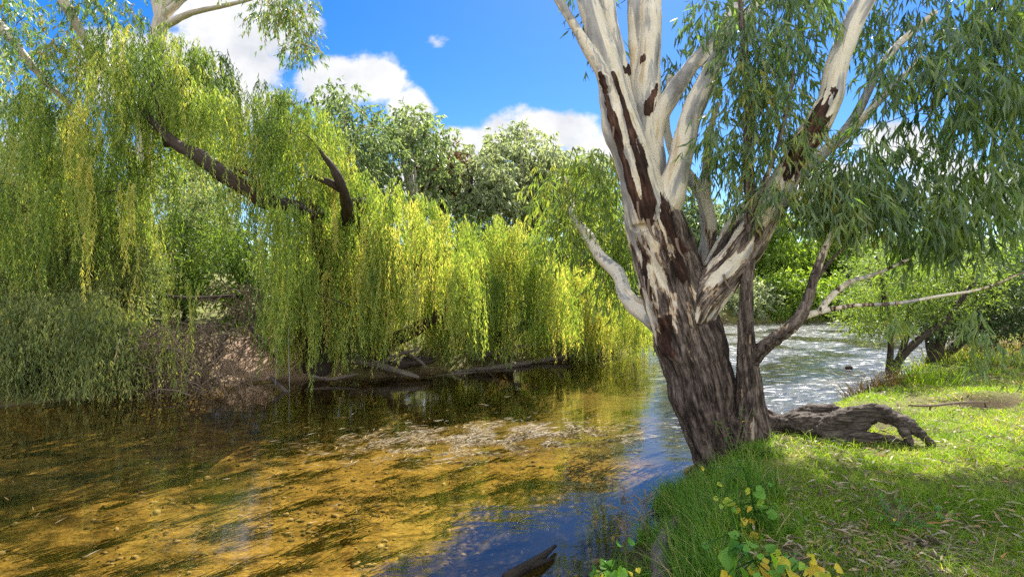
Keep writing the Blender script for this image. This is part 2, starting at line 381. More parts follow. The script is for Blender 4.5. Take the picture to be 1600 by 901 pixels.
da = N('Attribute', attribute_name='deep'); mxd = N('MixRGB'); L(da.outputs['Fac'], mxd.inputs[0]); L(mu2.outputs[0], mxd.inputs[1]); mxd.inputs[2].default_value = (.05, .05, .018, 1)
L(mxd.outputs[0], p.inputs['Base Color'])
b = N('Bump'); b.inputs['Strength'].default_value = .6; b.inputs['Distance'].default_value = .03; L(n3.outputs[0], b.inputs['Height']); L(b.outputs[0], p.inputs['Normal'])
L(p.outputs[0], out.inputs[0]); M['bed'] = m
u, f = sub(FQ[bedface]); g = Geo(); g.add(V[u], f, deep=np.clip(ss(.14, .34, X[u]/np.maximum(Y[u], .1)+.12*n2(X[u], Y[u], 1.5))*ss(5.8, 7.5, Y[u])+.55*ss(7.2, 9.5, Y[u]+.25*X[u])+.85*ss(-.35, .35, (X[u]+.67)*.485-(Y[u]-5.3)*.875+.35*n2(X[u], Y[u], .8, 3, 21.))*ss(-1.1, -.2, X[u]), 0, 1))  # olive of the deep channel, plus tree shade painted along both banks
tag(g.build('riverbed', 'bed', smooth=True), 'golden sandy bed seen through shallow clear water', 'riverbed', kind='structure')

# water: one sheet, rippled where the channel runs fast
ang2 = np.radians(np.concatenate([np.arange(-70, 12, .8), np.arange(12, 50, .16), np.arange(50, 290, 4.)])); na2 = len(ang2)
rad2 = np.concatenate([[.05], np.geomspace(.8, 7, 60), np.geomspace(7.05, 36, 620), np.geomspace(38, 420, 30)]); nr2 = len(rad2)
A, RR = np.meshgrid(ang2, rad2); x = (RR*np.sin(A)).ravel(); y = (RR*np.cos(A)).ravel()
def rapid(x, y):
    w = ss(.2, .38, x/np.maximum(y, .1))*ss(6.4, 8.5, y)*ss(60, 34, y)
    return w*(x > 0)
rp = rapid(x, y)*(.35+.65*ss(-.35, .15, n2(x, y, 2.6, 2, 1.)))
ca, sa_ = math.cos(R(35)), math.sin(R(35)); xr = x*ca+y*sa_; yr = -x*sa_+y*ca
wz = .020*fbm(np.stack([xr/.55, yr/.22, 0*x], 1), 4)+.022*perlin(np.stack([xr/1.6, yr/.7, 0*x+5], 1))
zz = wz*rp
i = np.arange(nr2-1)[:, None]*na2; j = np.arange(na2)[None]; k = (j+1) % na2
fq = np.stack([i+j, i+k, i+na2+k, i+na2+j], -1).reshape(-1, 4)
sdw = sdist(x, y); keep = (sdw[fq].min(1) < .45)
u, f = sub(fq[keep]); g = Geo(); g.add(np.stack([x, y, zz], 1)[u], f, rapid=rp[u])
m, nt, out, N, L = mat('river water')
geo = N('NewGeometry'); ra = N('Attribute', attribute_name='rapid')
mp = N('Mapping'); mp.inputs['Rotation'].default_value = (0, 0, R(-28)); mp.inputs['Scale'].default_value = (.7, 1.8, 1); L(geo.outputs['Position'], mp.inputs[0])
n1 = N('TexNoise', i_Scale=1.6, i_Detail=3.0, i_Roughness=.5); L(mp.outputs[0], n1.inputs['Vector'])
n2m = N('TexNoise', i_Scale=9.0, i_Detail=4.0, i_Roughness=.6); L(mp.outputs[0], n2m.inputs['Vector'])
b1 = N('Bump'); b1.inputs['Strength'].default_value = .05; b1.inputs['Distance'].default_value = .1; L(n1.outputs[0], b1.inputs['Height'])
st = N('Math', operation='MULTIPLY_ADD'); st.inputs[1].default_value = .28; st.inputs[2].default_value = .012; L(ra.outputs['Fac'], st.inputs[0])
b2 = N('Bump'); b2.inputs['Distance'].default_value = .08; L(st.outputs[0], b2.inputs['Strength']); L(n2m.outputs[0], b2.inputs['Height']); L(b1.outputs[0], b2.inputs['Normal'])
fr = N('Fresnel'); fr.inputs[0].default_value = 1.55; L(b2.outputs[0], fr.inputs['Normal'])
gl = N('BsdfGlossy'); gl.inputs['Color'].default_value = (1, 1, 1, 1); L(b2.outputs[0], gl.inputs['Normal'])
ro = N('Math', operation='MULTIPLY_ADD'); ro.inputs[1].default_value = .15; ro.inputs[2].default_value = .015; L(ra.outputs['Fac'], ro.inputs[0]); L(ro.outputs[0], gl.inputs['Roughness'])
tr = N('BsdfTransparent'); tr.inputs[0].default_value = (.94, .87, .68, 1)
ms = N('MixShader'); L(fr.outputs[0], ms.inputs[0]); L(tr.outputs[0], ms.inputs[1]); L(gl.outputs[0], ms.inputs[2])
# foam flecks on the fast water
mpf = N('Mapping'); mpf.inputs['Rotation'].default_value = (0, 0, R(-35)); mpf.inputs['Scale'].default_value = (1.0, 3.4, 1); L(geo.outputs['Position'], mpf.inputs[0])
nf = N('TexNoise', i_Scale=2.6, i_Detail=6.0, i_Roughness=.7); L(mpf.outputs[0], nf.inputs['Vector'])
mr = N('MapRange', interpolation_type='SMOOTHSTEP'); mr.inputs[1].default_value = .565; mr.inputs[2].default_value = .63; L(nf.outputs[0], mr.inputs[0])
fm = N('Math', operation='MULTIPLY'); L(mr.outputs[0], fm.inputs[0]); L(ra.outputs['Fac'], fm.inputs[1])
fm2 = N('Math', operation='MULTIPLY'); L(fm.outputs[0], fm2.inputs[0]); fm2.inputs[1].default_value = .75
fd = N('BsdfDiffuse'); fd.inputs[0].default_value = (.82, .83, .84, 1)
ms2 = N('MixShader'); L(fm2.outputs[0], ms2.inputs[0]); L(ms.outputs[0], ms2.inputs[1]); L(fd.outputs[0], ms2.inputs[2])
L(ms2.outputs[0], out.inputs[0]); M['water'] = m
tag(g.build('water', 'water', smooth=True), 'clear shallow river, calm and amber in the bend, white and rippled in the far channel', 'river', kind='structure')

# ------------------------------------------------------------------ the great gum
TD = 5.6
def pl(*a): return [P(q[0], q[1], q[2]) for q in a], [q[3]/F*q[2] for q in a]
LIMBS = {
 'trunk': pl((1142, 800, 5.5, 32), (1136, 765, 5.5, 32), (1124, 720, 5.53, 37), (1112, 670, 5.58, 44), (1101, 620, 5.62, 50), (1087, 560, 5.65, 53), (1069, 500, 5.65, 52), (1051, 440, 5.65, 51), (1034, 390, 5.65, 48), (1022, 350, 5.62, 45), (1012, 322, 5.6, 40)),
 'a': pl((1014, 345, 5.55, 34), (996, 270, 5.5, 31), (974, 200, 5.5, 29), (957, 140, 5.5, 25), (938, 70, 5.5, 19), (917, 0, 5.6, 16), (890, -80, 6.0, 15), (860, -190, 6.8, 12)),
 'a2': pl((985, 235, 5.6, 22), (972, 150, 5.6, 19), (958, 70, 5.65, 15), (947, 0, 5.75, 13), (945, -90, 6.2, 11), (960, -190, 7, 9)),
 'a3': pl((962, 165, 5.45, 14), (938, 112, 5.4, 11), (905, 55, 5.4, 8), (872, 0, 5.4, 7), (840, -60, 5.5, 6)),
 'b': pl((1024, 345, 5.7, 30), (1016, 270, 5.75, 24), (1011, 190, 5.8, 21), (1011, 120, 5.9, 19), (1017, 50, 6.0, 16), (1018, 0, 6.1, 15), (1030, -100, 6.8, 13), (1060, -200, 7.6, 10)),
 'b2': pl((1006, 200, 5.85, 15), (997, 130, 6.0, 12), (992, 60, 6.1, 12), (991, 0, 6.2, 11), (985, -90, 6.9, 9), (985, -200, 8., 7)),
 'c': pl((1018, 260, 5.75, 16), (1026, 195, 5.72, 14), (1055, 140, 5.7, 13), (1092, 90, 5.75, 12), (1130, 55, 5.9, 10), (1190, 0, 6.2, 8), (1240, -60, 6.5, 6)),
 'd': pl((1030, 345, 5.55, 26), (1050, 295, 5.5, 21), (1064, 240, 5.5, 18), (1082, 175, 5.55, 17), (1106, 120, 5.6, 15), (1130, 60, 5.8, 12), (1160, -20, 6.2, 10), (1190, -110, 6.8, 7)),
 'e': pl((1098, 470, 5.85, 14), (1098, 430, 5.9, 13), (1107, 370, 5.9, 12), (1101, 315, 5.9, 11), (1082, 283, 5.95, 9), (1052, 240, 6.1, 7), (1040, 190, 6.2, 6), (1046, 120, 6.4, 5)),
 'e2': pl((1103, 330, 5.9, 9), (1103, 270, 5.85, 7), (1107, 215, 5.8, 5.5), (1122, 160, 5.8, 4)),
 'f': pl((1082, 500, 5.5, 30), (1112, 450, 5.45, 30), (1152, 400, 5.35, 27), (1195, 335, 5.25, 25), (1226, 280, 5.2, 22), (1262, 215, 5.15, 20), (1296, 155, 5.1, 18), (1308, 100, 5.1, 17), (1330, 40, 5.15, 16.5), (1356, -10, 5.2, 16), (1392, -90, 5.5, 13), (1420, -190, 6.0, 10)),
 'g': pl((1098, 455, 5.75, 20), (1122, 400, 5.7, 16), (1168, 330, 5.7, 14), (1225, 275, 5.75, 11), (1310, 222, 5.9, 8), (1380, 150, 6.0, 6), (1440, 90, 6.1, 4)),
 'h': pl((1050, 520, 5.75, 20), (1010, 492, 6.0, 15), (978, 462, 6.4, 12), (966, 428, 6.7, 10), (936, 398, 7.1, 9), (918, 366, 7.5, 8), (897, 344, 7.8, 6.5), (893, 312, 8.1, 5), (882, 275, 8.3, 3.5)),
 'f2': pl((1222, 290, 5.2, 12), (1262, 262, 5.3, 9), (1330, 190, 5.5, 7.5), (1385, 90, 5.6, 6), (1460, 20, 5.7, 5)),
}
def flare(px, py, d, *rest): return pl((px, py, d[0], d[1]), *rest)
ROOTS = [pl((1120, 640, 5.55, 34), (1150, 690, 5.45, 26), (1190, 712, 5.4, 14), (1235, 730, 5.35, 7)),
         pl((1150, 640, 5.65, 34), (1195, 668, 5.7, 24), (1240, 690, 5.75, 13), (1300, 705, 5.8, 6)),
         pl((1165, 650, 5.6, 26), (1215, 662, 5.55, 15), (1262, 668, 5.5, 10), (1310, 680, 5.4, 5))]
def fuse(tubes, voxel, it=2):
    g = Geo()
    for p_, r_ in tubes: tube(g, p_, r_, 20, .08)
    o = g.build('fuse', 'gum_bark'); md = o.modifiers.new('r', 'REMESH'); md.mode = 'VOXEL'; md.voxel_size = voxel
    dg = bpy.context.evaluated_depsgraph_get(); me = bpy.data.meshes.new_from_object(o.evaluated_get(dg))
    v = np.empty(len(me.vertices)*3, np.float32); me.vertices.foreach_get('co', v); v = v.reshape(-1, 3).astype(float)
    lp = np.empty(len(me.loops), np.int32); me.loops.foreach_get('vertex_index', lp)
    f = lp.reshape(-1, 4)
    e = np.empty(len(me.edges)*2, np.int32); me.edges.foreach_get('vertices', e); e = e.reshape(-1, 2)
    old = o.data; bpy.data.objects.remove(o); bpy.data.meshes.remove(old); bpy.data.meshes.remove(me)
    deg = np.bincount(e.ravel(), minlength=len(v))[:, None]
    for _ in range(it):
        s = np.zeros_like(v)
        for c in range(3):
            s[:, c] = np.bincount(e[:, 0], v[e[:, 1], c], len(v))+np.bincount(e[:, 1], v[e[:, 0], c], len(v))
        v = v*.4+.6*s/deg
    return v, f
def vnormals(v, f):
    n = np.cross(v[f[:, 2]]-v[f[:, 0]], v[f[:, 3]]-v[f[:, 1]]); o = np.zeros_like(v)
    for k in range(4):
        for c in range(3): o[:, c] += np.bincount(f[:, k], n[:, c], len(v))
    return unit(o)
def limb_coords(v, tubes):
    """nearest limb, and smooth coordinates along / around it"""
    best = np.full(len(v), 1e9); idx = np.zeros(len(v), int); tc = np.zeros_like(v); rr = np.zeros(len(v)); sp_ = []
    for q, (p_, r_) in enumerate(tubes):
        p, r = spline(p_, r_, .09); sp_.append((p, r))
        for a, b, ra, rb in zip(p[:-1], p[1:], r[:-1], r[1:]):
            e = b-a; l = np.linalg.norm(e); t = np.clip(((v-a)@e)/(l*l), 0, 1); w = v-(a+t[:, None]*e)
            d = np.linalg.norm(w, axis=1)-(ra*(1-t)+rb*t); m_ = d < best
            best[m_] = d[m_]; idx[m_] = q; rr[m_] = ra
    for q, (p, r) in enumerate(sp_):
        m_ = idx == q
        if not m_.any(): continue
        s = np.concatenate([[0], np.cumsum(np.linalg.norm(np.diff(p, axis=0), axis=1))])
        d2 = ((v[m_][:, None]-p[None])**2).sum(2); sg = np.maximum(r, .05)**2*.5
        w = np.exp(-(d2-d2.min(1, keepdims=True))/sg[None]); w /= w.sum(1, keepdims=True)
        c = v[m_]-w@p
        tc[m_] = np.concatenate([c[:, :2], (w@s)[:, None]], 1)+np.array([q*3.1, q*1.7, q*2.3])
    return idx, tc, rr
def tidy(fi, f):
    """small stray patches of a limb's faces join their neighbours"""
    n = len(f); e = np.sort(np.concatenate([np.stack([f[:, k], f[:, (k+1) % 4]], 1) for k in range(4)]), 1); o = np.tile(np.arange(n), 4)
    key = e[:, 0].astype(np.int64)*10**7+e[:, 1]; od = np.argsort(key, kind='stable'); k_, o = key[od], o[od]
    same = k_[1:] == k_[:-1]; a, b = o[:-1][same], o[1:][same]
    for _ in range(6):
        m_ = fi[a] == fi[b]; lab = np.arange(n)
        while True:
            old = lab.copy(); lo = np.minimum(lab[a[m_]], lab[b[m_]])
            np.minimum.at(lab, a[m_], lo); np.minimum.at(lab, b[m_], lo); lab = lab[lab]
            if (lab == old).all(): break
        cnt = np.bincount(lab, minlength=n); big = {}
        for L_ in np.unique(fi): 
            ls = np.unique(lab[fi == L_]); big[L_] = ls[np.argmax(cnt[ls])]
        bad = lab != np.array([big[x_] for x_ in range(fi.max()+1)] if len(big) == fi.max()+1 else [big.get(x_, -1) for x_ in range(fi.max()+1)])[fi]
        if not bad.any(): break
        new = fi.copy()
        for p_, q_ in ((a, b), (b, a)):
            m2_ = bad[p_] & ~bad[q_]; new[p_[m2_]] = fi[q_[m2_]]
        prog = (new != fi).any()
        # flood the rest of the patch
        for L_ in np.unique(lab[bad]):
            ch = np.where(lab == L_)[0]; nv = new[ch][new[ch] != fi[ch]]
            if len(nv): new[ch] = np.bincount(nv).argmax()
        fi = new
        if not prog: break
    return fi
def stripd(v, poly, wd):
    p, w = spline(np.array(poly), np.array(wd), .012); d = np.full(len(v), 0.)
    for a, w_ in zip(p, w): d = np.maximum(d, np.clip(1.2-np.linalg.norm(v-a, axis=1)/w_*.75, 0, 1))
    return d
keys = list(LIMBS); tubes = [LIMBS[k_] for k_ in keys]+ROOTS
gv, gf = fuse(tubes, .0125)
idx, tcv, rv = limb_coords(gv, tubes)
nrm = vnormals(gv, gf)
rough = ss(3.1, 2.3, gv[:, 2]+.3*perlin(gv*1.4))*.47
ti = np.isin(idx, [0]+list(range(len(keys), len(tubes))))
rough = np.where(ti, rough+.0, np.where(np.isin(idx, [keys.index('f'), keys.index('g'), keys.index('e')]), .42*ss(3.0, 2.4, gv[:, 2])+.06, rough*.7))
rough = np.where(ti, np.maximum(rough, .45*ss(2.3, 1.5, gv[:, 2])+.25*ss(1.7, 1.0, gv[:, 2])), rough)
rough = np.maximum(rough, (idx == keys.index('h'))*.25)
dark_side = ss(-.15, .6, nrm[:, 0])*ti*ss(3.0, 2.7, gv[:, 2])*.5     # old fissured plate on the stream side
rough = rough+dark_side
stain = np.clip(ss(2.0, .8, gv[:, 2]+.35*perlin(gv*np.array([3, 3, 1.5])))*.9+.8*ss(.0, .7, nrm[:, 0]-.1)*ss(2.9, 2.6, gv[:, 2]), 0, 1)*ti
strips = [([P(932, 123, 5.3), P(941, 155, 5.3), P(958, 204, 5.3), P(969, 250, 5.3), P(982, 296, 5.3), P(1001, 335, 5.3), P(1010, 350, 5.3)], [.03, .035, .04, .045, .04, .05, .05]),
          ([P(962, 110, 5.3), P(970, 165, 5.3), P(981, 199, 5.3), P(993, 225, 5.3), P(999, 266, 5.3), P(1007, 307, 5.3), P(1014, 340, 5.3)], [.02, .028, .035, .05, .05, .065, .06]),
          ([P(1000, 395, 5.3), P(1006, 440, 5.3), P(1014, 470, 5.3)], [.03, .04, .02]), ([P(1030, 505, 5.3), P(1034, 540, 5.3), P(1048, 552, 5.3)], [.05, .065, .03]),
          ([P(1036, 305, 5.42), P(1050, 345, 5.38), P(1056, 390, 5.33), P(1064, 430, 5.32)], [.05, .08, .08, .05]),
          ([P(1228, 268, 5.05), P(1254, 225, 5.02), P(1284, 165, 4.98), P(1297, 140, 4.98)], [.07, .1, .08, .05]),
          ([P(1016, 165, 5.75), P(1028, 130, 5.75)], [.05, .03]), ([P(987, 108, 5.9), P(996, 90, 5.9)], [.05, .04]),
          ([P(1040, 500, 5.3), P(1035, 540, 5.3), P(1046, 555, 5.3)], [.05, .07, .05])]
def snap(p_):
    px_ = CX+gv[:, 0]/gv[:, 1]*F; py_ = HY-(gv[:, 2]-HC)/gv[:, 1]*F; qx, qy = CX+p_[0]/p_[1]*F, HY-(p_[2]-HC)/p_[1]*F
    m_ = np.hypot(px_-qx, py_-qy) < 7
    return gv[m_][np.argmin(gv[m_][:, 1])] if m_.any() else p_
strips = [([snap(q_) for q_ in a_], b_) for a_, b_ in strips]
ge = np.concatenate([gf[:, [0, 1]], gf[:, [1, 2]], gf[:, [2, 3]], gf[:, [3, 0]]]); gdeg = np.bincount(ge[:, 0], minlength=len(gv))
def diffuse(a, it):
    for _ in range(it): a = .5*a+.5*np.bincount(ge[:, 0], a[ge[:, 1]], len(gv))/np.maximum(gdeg, 1)
    return a
rough = diffuse(rough, 60); stain = diffuse(stain, 30)
strip = np.zeros(len(gv))
for a_, b_ in strips: strip = np.maximum(strip, stripd(gv, a_, b_))
pp = tcv*np.array([1, 1, 1])
ridge = fbm(np.stack([tcv[:, 0]*26, tcv[:, 1]*26, tcv[:, 2]*3.2], 1), 3)
lump = fbm(gv*2.2, 3)
strip = np.clip(strip+(strip > .02)*(.45*ridge+.25*fbm(np.stack([tcv[:, 0]*14, tcv[:, 1]*14, tcv[:, 2]*5], 1), 3)), 0, 1.2)
rm = np.clip(rough*1.3+strip, 0, 1)
amp = np.minimum(rv*.16, .03)
gv = gv+nrm*(ridge*amp*rm*.9+lump*np.minimum(rv*.16, .035))[:, None]+nrm*(strip*np.minimum(.018, rv*.1))[:, None]
gum = thing('river_gum_tree', 'big many-limbed gum with peeling cream and brown bark leaning over the stream', 'tree', (2.0, 5.6, gzs(2.0, 5.7)))
fi = np.median(idx[gf], axis=1).astype(int); fi[fi >= len(keys)] = 0; fi = tidy(fi, gf)
order = {'a': 'limb', 'a2': 'limb', 'a3': 'limb', 'b': 'limb', 'b2': 'limb', 'c': 'limb', 'd': 'limb', 'e': 'limb', 'e2': 'limb', 'f': 'limb', 'f2': 'limb', 'g': 'limb', 'h': 'limb'}
nor_all = vnormals(gv, gf)
trunk_ob = None
for q in [0]+list(range(1, len(keys))):
    msk = fi == q
    if not msk.any(): continue
    u, f = sub(gf[msk]); g = Geo(); g.add(gv[u], f, tc=tcv[u], rough=rough[u], strip=strip[u], stain=stain[u])
    o = g.build('trunk' if q == 0 else 'limb', 'gum_bark', gum if q == 0 else trunk_ob, smooth=True)
    o.data.normals_split_custom_set_from_vertices(nor_all[u].tolist())
    if q == 0: trunk_ob = o
    if q and keys[q] == 'f': tag(o, 'thick limb with a long dark brown torn strip of bark')
    if q and keys[q] == 'h': tag(o, 'crooked pale limb reaching back towards the willows')

# loose ribbons of bark hanging from the torn collars
rb = np.random.default_rng(15)
M['ribbon'] = simple('curled bark', (.2, .135, .095), .85)
for (px, py, ln, wd) in [(1010, 352, .34, .035), (990, 322, .26, .022), (952, 205, .2, .018), (1052, 370, .3, .03), (1018, 400, .22, .02), (1012, 445, .28, .022), (1124, 428, .24, .022), (1180, 362, .22, .02), (1238, 262, .26, .028), (1222, 292, .24, .02), (1075, 520, .2, .022)]:
    o_ = snap(P(px, py, 5.3)); k_ = 9; t_ = np.linspace(0, 1, k_); g = Geo(); cl = rb.uniform(1.0, 2.2)
    sx_ = rb.uniform(-.45, .45); c_ = np.stack([o_[0]+sx_*ln*t_**1.5, o_[1]-.012-.10*ln*t_-.28*ln*t_**3*cl, o_[2]+.02-ln*t_*(1-.25*t_**2)], 1)
    w_ = wd*np.clip(1.05-t_**1.3, .06, 1)*.5; tw_ = t_**2*rb.uniform(-1.4, 1.4)
    sd2 = np.stack([np.cos(tw_), np.sin(tw_)*.8, 0*t_], 1); v_ = np.stack([c_-sd2*w_[:, None], c_+np.array([0, -.006, 0]), c_+sd2*w_[:, None]], 1).reshape(-1, 3)
    q_ = np.array([[3*i_+j_, 3*i_+j_+1, 3*i_+j_+4, 3*i_+j_+3] for i_ in range(k_-1) for j_ in (0, 1)]); g.add(v_, q_); r_o = g.build('bark_ribbon', 'ribbon', trunk_ob, smooth=True)
    sm_ = r_o.modifiers.new('thickness', 'SOLIDIFY'); sm_.thickness = .004

# crown of sprays: hanging leaves on twigs
def sprays(g, c, r, nt, nl, L, W, rg, droop=.8, tw=.28, tint=(.0, .85), cl_t=.25, side=None):
    """c: clump centres; nt twigs each, nl leaves on each twig"""
    n = len(c); ct = rg.random(n)
    r = np.broadcast_to(r, n)
    o = ball(n*nt, rg)*np.repeat(r, nt)[:, None]*np.array([1, 1, .75])
    base = np.repeat(c, nt, 0)+o
    d = unit(o+rg.normal(size=o.shape)*.35*np.repeat(r, nt)[:, None]-np.array([0, 0, droop])*np.repeat(r, nt)[:, None])
    t = rg.random((n*nt, nl))*tw
    lb = (base[:, None]+d[:, None]*t[..., None]).reshape(-1, 3)
    lb[:, 2] -= (t.ravel()**2)*.6
    ld = np.repeat(d, nl, 0)*.5+rg.normal(size=(len(lb), 3))*.42-np.array([0, 0, droop])
    ti_ = np.clip(np.repeat(ct, nt*nl)*cl_t*2+rg.random(len(lb))*(1-cl_t)*1., 0, 1)
    ti_ = tint[0]+(tint[1]-tint[0])*ti_
    leaves(g, lb, ld, L*rg.uniform(.65, 1.15, len(lb)), W*rg.uniform(.7, 1.2, len(lb)), ti_, rg=rg)
    return base, d
def twigs_to(g, centres, lines, rg, r0=.012, seg=5, far=9.):
    """a bough from the nearest point of a set of limbs out to every clump"""
    pts = np.vstack(lines); o_ = np.argsort([np.min(np.linalg.norm(pts-c, axis=1)) for c in centres])
    for c in np.asarray(centres)[o_]:
        w = np.linalg.norm(pts-c, axis=1)
        if w.min() > far: continue
        w = w+np.maximum(pts[:, 2]-c[2]-.1, 0)*1.2
        a = pts[np.argmin(w)]; l = np.linalg.norm(c-a); m_ = (a+c)/2+rg.normal(size=3)*.12*l+np.array([0, 0, .08*l])
        rr = r0*(.45+.5*min(l, 2))
        tube(g, [a, m_, c], [rr, rr*.7, rr*.3], seg, .25)
        pts = np.vstack([pts, (a+m_*2+c)[None]/4*1., (m_+c)[None]/2, c[None]])

rg = np.random.default_rng(21)
cz = []
def region(poly, d0, d1, n):
    q = poly_px(poly, n, rg); cz.append(px3(q, rg.uniform(d0, d1, n)))
# in view
region([(1100, -40), (1300, -40), (1290, 60), (1225, 200), (1215, 300), (1130, 290), (1105, 150)], 5.0, 5.9, 46)
region([(1320, -40), (1640, -40), (1660, 210), (1540, 170), (1450, 150), (1380, 120), (1330, 120)], 4.5, 5.8, 64)
region([(1340, 120), (1660, 120), (1660, 330), (1600, 260), (1480, 200), (1370, 200)], 4.6, 5.8, 34)
region([(1250, 260), (1330, 210), (1440, 215), (1580, 250), (1590, 320), (1520, 340), (1400, 330), (1300, 310), (1255, 290)], 4.7, 5.7, 56)
region([(1380, 340), (1520, 340), (1550, 390), (1470, 390), (1400, 370)], 4.8, 5.6, 11)
region([(895, -60), (960, -60), (960, 60), (900, 70)], 6.0, 6.8, 4)
region([(1040, 90), (1110, 90), (1120, 190), (1050, 180)], 6.6, 7.4, 6)
C1 = np.vstack(cz); fl_ = spline(*LIMBS['f'], .1)[0]
pxc = CX+C1[:, 0]/C1[:, 1]*F; pyc = HY-(C1[:, 2]-HC)/C1[:, 1]*F
dmin = np.min(np.hypot(pxc[:, None]-(CX+fl_[:, 0]/fl_[:, 1]*F)[None], pyc[:, None]-(HY-(fl_[:, 2]-HC)/fl_[:, 1]*F)[None]), 1)
push = np.where(dmin < 75, 1.0+.3*rg.random(len(C1)), 0); C1 = C1*((C1[:, 1]+np.where(push > 0, np.maximum(6.0+push*.3-C1[:, 1], 0), 0))/C1[:, 1])[:, None]+np.array([0, 0, HC])*(1-((C1[:, 1]+np.where(push > 0, np.maximum(6.0+push*.3-C1[:, 1], 0), 0))/C1[:, 1]))[:, None]
g = Geo()
sprays(g, C1, .21, 8, 8, .165, .0245, rg, .95, .26, (0, .84), .35)
g.build('crown', 'gum', gum)
gt = Geo(); lines = [spline(*LIMBS[k_], .15)[0] for k_ in ('a', 'a2', 'a3', 'b', 'b2', 'c', 'd', 'e2', 'f', 'f2', 'g')]
twigs_to(gt, C1[::2], lines, rg, .007)
gt.build('twigs', 'dark_bark', gum, smooth=True)
# the high crown above the frame (it shades the near bank and the stream bed)
cz = []
q = rg.uniform((2.7, 6.0, .3), (7.6, 9.5, 1.2), (150, 3)); q[:, 2] += 2.25+.53*q[:, 1]
q2 = rg.uniform((.9, 8.9, .3), (4.2, 12.8, 1.5), (240, 3)); q2 = q2[q2[:, 1] < 10.4+.8*(q2[:, 0]-.9)]; q2[:, 2] += 2.25+.53*q2[:, 1]; q = np.vstack([q, q2])
g = Geo(); sprays(g, q, .42, 15, 9, .17, .042, rg, .5, .3, (0, .9))
g.build('crown', 'gum', gum)
gt = Geo(); twigs_to(gt, q, lines, rg, .02); gt.build('twigs', 'dark_bark', gum, smooth=True)
# foliage on the limb that reaches back over the water
cz = []; region([(862, 262), (930, 235), (975, 262), (990, 340), (985, 430), (950, 470), (915, 400), (880, 380), (852, 330)], 7.3, 8.9, 62)
g = Geo(); sprays(g, cz[0], .3, 10, 8, .16, .026, rg, .95, .3, (.1, .97)); g.build('crown', 'gum_light', gum)
gt = Geo(); twigs_to(gt, cz[0], [spline(*LIMBS['h'], .15)[0]], rg, .010); gt.build('twigs', 'dark_bark', gum, smooth=True)

# ------------------------------------------------------------------ slender stem beside the trunk
def bark_tree(parts, name, label, cat, base, m, voxel=.01, group=None):
    t = thing(name, label, cat, base, group); out_ = []
    return t
sp = thing('gum_sapling_tree', 'slender dark stemmed young gum forking low, pressed against the big trunk', 'tree', P(1172, 655, 5.5))
SAP = {'trunk': pl((1176, 690, 5.45, 34), (1172, 640, 5.42, 25), (1170, 595, 5.4, 19), (1167, 545, 5.35, 14), (1165, 490, 5.3, 10.5), (1168, 430, 5.25, 9.5), (1172, 360, 5.2, 9), (1171, 300, 5.15, 8), (1168, 220, 5.15, 6.5), (1165, 130, 5.15, 5), (1158, 40, 5.2, 4), (1150, -60, 5.3, 3)),
       'b1': pl((1172, 565, 5.36, 13), (1196, 540, 5.25, 10.5), (1222, 522, 5.15, 10), (1244, 502, 5.1, 10), (1258, 480, 5.05, 8.5), (1270, 440, 5.0, 7), (1284, 400, 5.0, 6), (1302, 360, 5.0, 4.5), (1312, 310, 5.0, 3), (1330, 260, 5.05, 2)),
       'b2': pl((1248, 496, 5.1, 7), (1285, 486, 5.05, 4.6), (1335, 477, 4.95, 3.2), (1400, 474, 4.85, 3.0), (1470, 462, 4.75, 2.6), (1535, 451, 4.65, 2.1), (1600, 425, 4.55, 1.6), (1660, 400, 4.5, 1.5)),
       'b3': pl((1282, 484, 5.05, 5), (1300, 462, 5.1, 5), (1328, 440, 5.15, 4), (1368, 428, 5.2, 3), (1420, 405, 5.2, 2)),
       'b4': pl((1270, 440, 5.0, 4), (1300, 405, 5.1, 3), (1330, 370, 5.15, 2.2), (1350, 320, 5.2, 1.6)),
       'b5': pl((1172, 330, 5.15, 6), (1200, 270, 5.1, 4), (1225, 190, 5.05, 3), (1240, 110, 5.05, 2))}
sv, sf = fuse(list(SAP.values()), .008, 1)
si, stc, srr = limb_coords(sv, list(SAP.values())); sn_ = vnormals(sv, sf)
sv = sv+sn_*(fbm(np.stack([stc[:, 0]*40, stc[:, 1]*40, stc[:, 2]*6], 1), 2)*np.minimum(.009, srr*.13))[:, None]
pale = (si == 2) | (si == 3)
srough = np.where(pale, .42, .62-.25*(si == 1)*ss(2.2, 2.6, sv[:, 2]))
fi = tidy(np.median(si[sf], axis=1).astype(int), sf); tr_ob = None
for q, nm in enumerate(SAP):
    u, f = sub(sf[fi == q]); g = Geo(); g.add(sv[u], f, tc=stc[u], rough=srough[u], strip=np.zeros(len(u)), stain=np.clip(ss(1.9, 1.2, sv[u, 2]), 0, 1)*.7)
    o = g.build('trunk' if q == 0 else 'branch', 'gum_bark', sp if q == 0 else tr_ob, smooth=True)
    if q == 0: tr_ob = o
    if nm == 'b2': tag(o, 'long thin pale branch stretching out level over the bank')
rg = np.random.default_rng(22)
cz = []
region([(1110, 60), (1240, 30), (1250, 200), (1230, 300), (1190, 300), (1130, 280)], 4.9, 5.4, 21)
region([(1240, 280), (1330, 265), (1420, 300), (1410, 335), (1320, 330), (1250, 310)], 4.8, 5.3, 18)
q = np.vstack([P(1525, 485, 4.6), P(1530, 515, 4.6), P(1528, 545, 4.6), P(1405, 490, 4.8), P(1590, 575, 4.5), P(1593, 545, 4.5)])
cz.append(q[:4])
C2 = np.vstack(cz); g = Geo()
sprays(g, C2[:-4], .24, 14, 9, .14, .02, rg, .9, .25, (0, .95))
sprays(g, q[:4], .09, 9, 7, .12, .02, rg, 1.1, .18, (.55, .97)); sprays(g, q[4:], .06, 5, 5, .1, .02, rg, 1.1, .12, (.7, .98))
